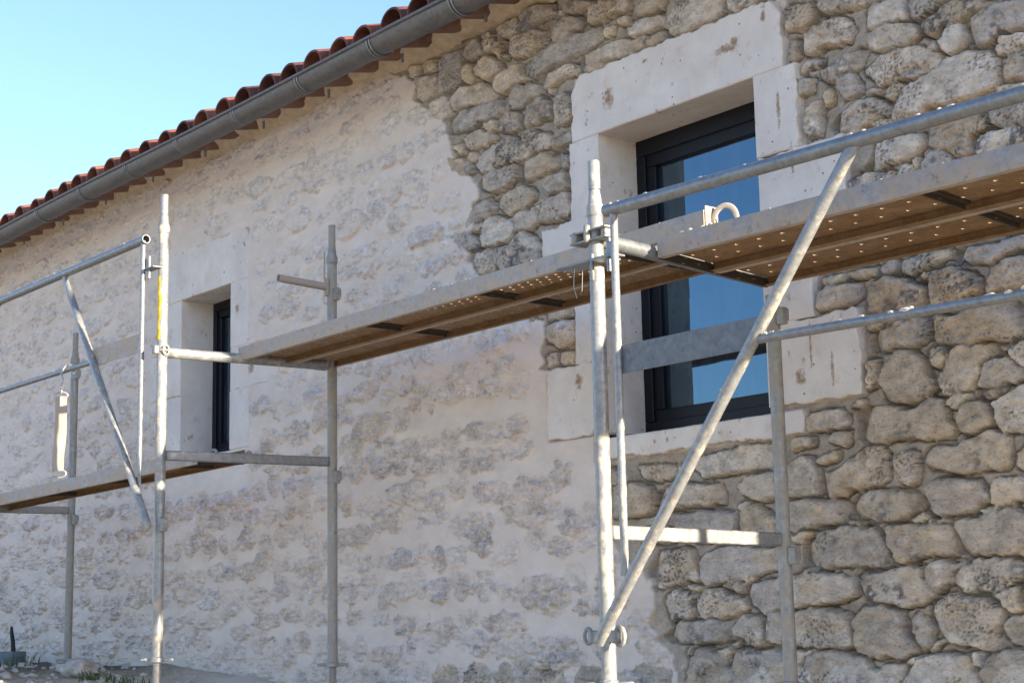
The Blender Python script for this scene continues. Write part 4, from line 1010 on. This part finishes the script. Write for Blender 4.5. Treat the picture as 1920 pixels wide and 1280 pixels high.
# ------------------------------------------------------------------ guard frames
def splash(m, p0, p1, r, n, seed, mt=1):
    rr = random.Random(seed); p0 = Vector(p0); p1 = Vector(p1); d = p1-p0
    for k in range(n):
        a = rr.uniform(R(40), R(120)); c = p0+d*rr.random()+Vector((0, -math.cos(a)*r, math.sin(a)*r))
        s = rr.uniform(.003, .008)*(1.6 if rr.random() < .12 else 1); m.blob(c, (s*rr.uniform(.8, 2.2), s*.6, s*.6), seed*99+k, mt)
def guard(label, xa, xb, zt, zm, zv, zd, yp, mats, nspl, seed, dz=0, pm='plate'):
    """guard panel between posts xa < xb: top rail, two uprights, two raking legs, mid rail, two flat plates"""
    t = thing('guard_frame', label, 'guardrail', (xa, yp, zd), 'guard frames hooked on the scaffold')
    ga_, gb_ = mats; rt = .0205
    m = MB(); m.pipe((xa+.05, yp, zt), (xb-.055, yp, zt+dz), rt, .003, 24); splash(m, (xa+.05, yp, zt), (xb-.05, yp, zt+dz), rt, nspl, seed)
    m.build('top_rail', [ga_, M['lime']], t)
    legs = []
    for s, xp in ((1, xa), (-1, xb)):
        xv = xp+s*.085; xt = xp+s*(1.05 if s == 1 else .976); xf = xp+(-.03 if s == 1 else .046)
        zq = zt+(0 if s == 1 else dz)
        v = MB(); v.path([(xv, yp, zq-.004), (xv, yp, zq-.05), (xv, yp, zv+.16), (xv, yp, zv+.05), (xv-s*.006, yp, zv)], .0125, 14, flat=[(1, 1), (1, 1), (1, 1), (1.25, .5), (1.25, .3)]); v.build('upright', gb_ if s == 1 else ga_, t)
        l = MB(); A = Vector((xt, yp-.002, zt-.012)); B = Vector((xf, yp-.012, zd)); D = B-A
        l.path([A, A+D*.015, A+D*.09, A+D*.97, B], .0185, 16, flat=[(1.25, .45), (1.2, .5), (1, 1), (1, 1), (1.15, .6)])
        splash(l, A+D*.05, A+D*.5, .017, nspl//3, seed+5); l.build('raking_leg', [M['pale'], M['lime']], t)
        f = (zt-zm)/(zt-zd); xm = xt+(xf-xt)*f
        legs.append(xm)
        p = MB(); x1_, x2_ = xv+s*.006, xm-s*.02
        zc = zm+.022
        sk = s*.018
        p.prism([(x1_, zc-.044), (x2_+sk*1.0, zc-.044), (x2_-sk*-2.4, zc+.044), (x1_, zc+.044)], lambda a, b, d: (a, d, b), yp+.006, yp+.010); p.build('plate', M[pm], t)
    m = MB(); m.tube((legs[0]+.01, yp, zm), (legs[1]-.01, yp, zm+dz*.7), .0135, seg=16); splash(m, (legs[0]+.05, yp, zm), (legs[1], yp, zm+dz*.7), .0135, nspl, seed+2); m.build('mid_rail', [ga_, M['lime']], t)
    for s, xp in ((1, xa), (-1, xb)):
        h = MB(); zz = zt-.13; xv = xp+s*.085
        h.box((xp+s*.062, yp+.008, zz+.008), (.020, .004, .026), ch=.002); h.box((xp+s*.030, yp+.020, zz-.014), (.055, .024, .003), ch=.001); h.tube((xp+s*.045, yp+.012, zz-.06), (xp+s*.045, yp+.012, zz+.045), .008)
        h.build('hook_bracket', M['galv'], t)
    return t
guard('guard frame of the near bay, lime splashed rails crossing the big window', 3.075, 5.96, 1.645, 1.146, .51, .315, -1.213, (M['galv'], M['pale']), 30, 3, -.05)
guard('guard frame of the far left bay with the strap hanging from its rail', -2.90, -.012, 2.190, 1.683, 1.03, .83, -1.213, (M['galv'], M['galv']), 12, 4, 0, 'plank')

# ------------------------------------------------------------------ strap hanging on the far guard frame
sx, sy = -.915, -1.245
t = thing('hanging_strap', 'short beige webbing strap with wire hook hanging from the far guard rail', 'strap', (sx, sy, 1.17))
m = MB(); m.path([(sx+.07, sy+.03, 1.655), (sx+.035, sy+.032, 1.700), (sx+.005, sy+.03, 1.712), (sx-.012, sy+.015, 1.690), (sx-.008, sy-.002, 1.655), (sx+.01, sy, 1.635), (sx+.012, sy, 1.615), (sx-.002, sy, 1.608)], .0055, 8)
m.ring((sx, sy, 1.592), (0, 1, 0), .013, .004); m.build('hook', M['wire'], t)
m = MB(); m.ring((sx, sy, 1.550), (.78, -.63, 0), .032, .0045, 26, 8, .5, (0, 0, 1)); m.tube((sx, sy, 1.562), (sx, sy, 1.582), .004); m.build('buckle', M['wire'], t); m = MB(); m.ring((sx, sy-.002, 1.157), (.78, -.63, 0), .036, .004, 26, 8, .55, (0, 0, 1)); m.build('buckle', M['wire'], t)
m = MB(); n = 24; vs = []
for k in range(n+1):
    u = k/n; z = 1.545-u*.375; bow = .006*math.sin(u*7.5)+.002*math.sin(u*19); wv = .029*(1-.02*math.sin(u*9)); xo = .005*math.sin(u*5+.4)-.002
    for dy in (-.0022, .0022):
        for j in range(7): q_ = xo+wv*(j/3-1); r2 = bow+dy+.002*math.sin(j+u*9); vs.append((sx+q_*.63+r2*.78, sy+q_*.78-r2*.63, z))
q = 14; fs = []
for k in range(n):
    for j in range(6): fs += [(k*q+j, k*q+j+1, (k+1)*q+j+1, (k+1)*q+j), (k*q+8+j, k*q+7+j, (k+1)*q+7+j, (k+1)*q+8+j)]
    fs += [(k*q, (k+1)*q, (k+1)*q+7, k*q+7), (k*q+6, k*q+13, (k+1)*q+13, (k+1)*q+6)]
fs += [tuple(list(range(7))+list(range(13, 6, -1))), tuple([n*q+j for j in range(6, -1, -1)]+[n*q+j for j in range(7, 14)])]
m.add(vs, fs); m.build('webbing', M['strap'], t)

# ------------------------------------------------------------------ small things on the ground
px_, py_ = -3.98, -.22; zg = g1(px_, py_)
t = thing('drain_pipe', 'short grey plastic pipe stub standing in the ground at the wall foot', 'pipe', (px_, py_, zg))
m = MB(); m.pipe((px_, py_, zg-.08), (px_, py_, zg+.085), .088, .006, 28); m.pipe((px_, py_, zg+.045), (px_, py_, zg+.083), .095, .006, 28); m.build('pipe', M['pvc'], t)
m = MB(); m.path([(px_+.03, py_, zg-.02), (px_+.025, py_, zg+.09), (px_-.01, py_+.01, zg+.15), (px_-.035, py_+.01, zg+.21), (px_-.04, py_+.01, zg+.25)], [.015, .016, .015, .013, .008], 10)
tag(m.build('cable_end', M['cable']), 'black cable end rising out of the grey pipe stub', 'cable')
def stone(x, y, r, label, seed, group=None):
    z = g1(x, y); m = MB(); rr = random.Random(seed); n, k = 22, 14; vs = []
    for i in range(k+1):
        th = math.pi*i/k
        for j in range(n):
            ph = 2*math.pi*j/n; d = Vector((math.sin(th)*math.cos(ph), math.sin(th)*math.sin(ph), math.cos(th)))
            q = 1+.42*float(fbm(np.array([d.x*1.7+d.z+seed]), np.array([d.y*1.7-d.z]), 5, 3)[0])+.22*float(fbm(np.array([d.x*6+seed]), np.array([d.y*6+d.z*5]), 9, 2)[0])
            vs.append((x+d.x*r[0]*q, y+d.y*r[1]*q, z+r[2]*.45+d.z*r[2]*q))
    m.add(vs, [(i*n+j, (i+1)*n+j, (i+1)*n+(j+1) % n, i*n+(j+1) % n) for i in range(k) for j in range(n)])
    tag(m.build('rock', M['rock'], None, 60), label, 'rock', group)
stone(-2.05, -.62, (.15, .09, .058), 'white knobbly rock lying on the soil near the wall', 3)
rr = random.Random(12)
m = MB()
for k in range(420):
    x = rr.uniform(-5.2, -.6); y = rr.uniform(-1.5, -.12); z = g1(x, y); s = rr.uniform(.006, .026); m.blob((x, y, z+s*.2), (s*rr.uniform(.8, 1.5), s*rr.uniform(.7, 1.3), s*.7), k, 0, (7, 5), .3)
tag(m.build('rubble', M['rock'], None, 60), 'small stones and crumbs scattered over the soil by the wall', 'rubble', None, 'stuff')
m = MB()
for cx, cy, nb, hb in ((-3.72, -.25, 26, .09), (-2.9, -.75, 10, .22), (-1.72, -.66, 40, .055), (-1.45, -.6, 34, .05), (-3.3, -.5, 16, .06), (-2.4, -.45, 14, .05), (-4.5, -.5, 20, .06)):
    for k in range(nb):
        x = cx+rr.gauss(0, .05+.0*nb); y = cy+rr.gauss(0, .05); z = g1(x, y)-.005; a = rr.uniform(0, 6.28); h_ = hb*rr.uniform(.5, 1.2); b = h_*rr.uniform(.2, .7); ww = rr.uniform(.002, .0045)*(1.8 if hb < .1 else .8)
        dx, dy = math.cos(a), math.sin(a); vs = []
        for s_ in (0, .5, 1.0):
            off = b*s_*s_; wd = ww*(1-s_*.85); vs += [(x+dx*off-dy*wd, y+dy*off+dx*wd, z+h_*s_), (x+dx*off+dy*wd, y+dy*off-dx*wd, z+h_*s_), (x+dx*off+dx*.0015, y+dy*off+dy*.0015, z+h_*s_-.001)]
        fs = []
        for q_ in (0, 3): fs += [(q_, q_+1, q_+4, q_+3), (q_+1, q_+2, q_+5, q_+4), (q_+2, q_, q_+3, q_+5)]
        m.add(vs, fs)
tag(m.build('grass', M['grass'], None, 60), 'sparse green weeds and grass blades on the soil by the wall', 'grass', None, 'stuff')
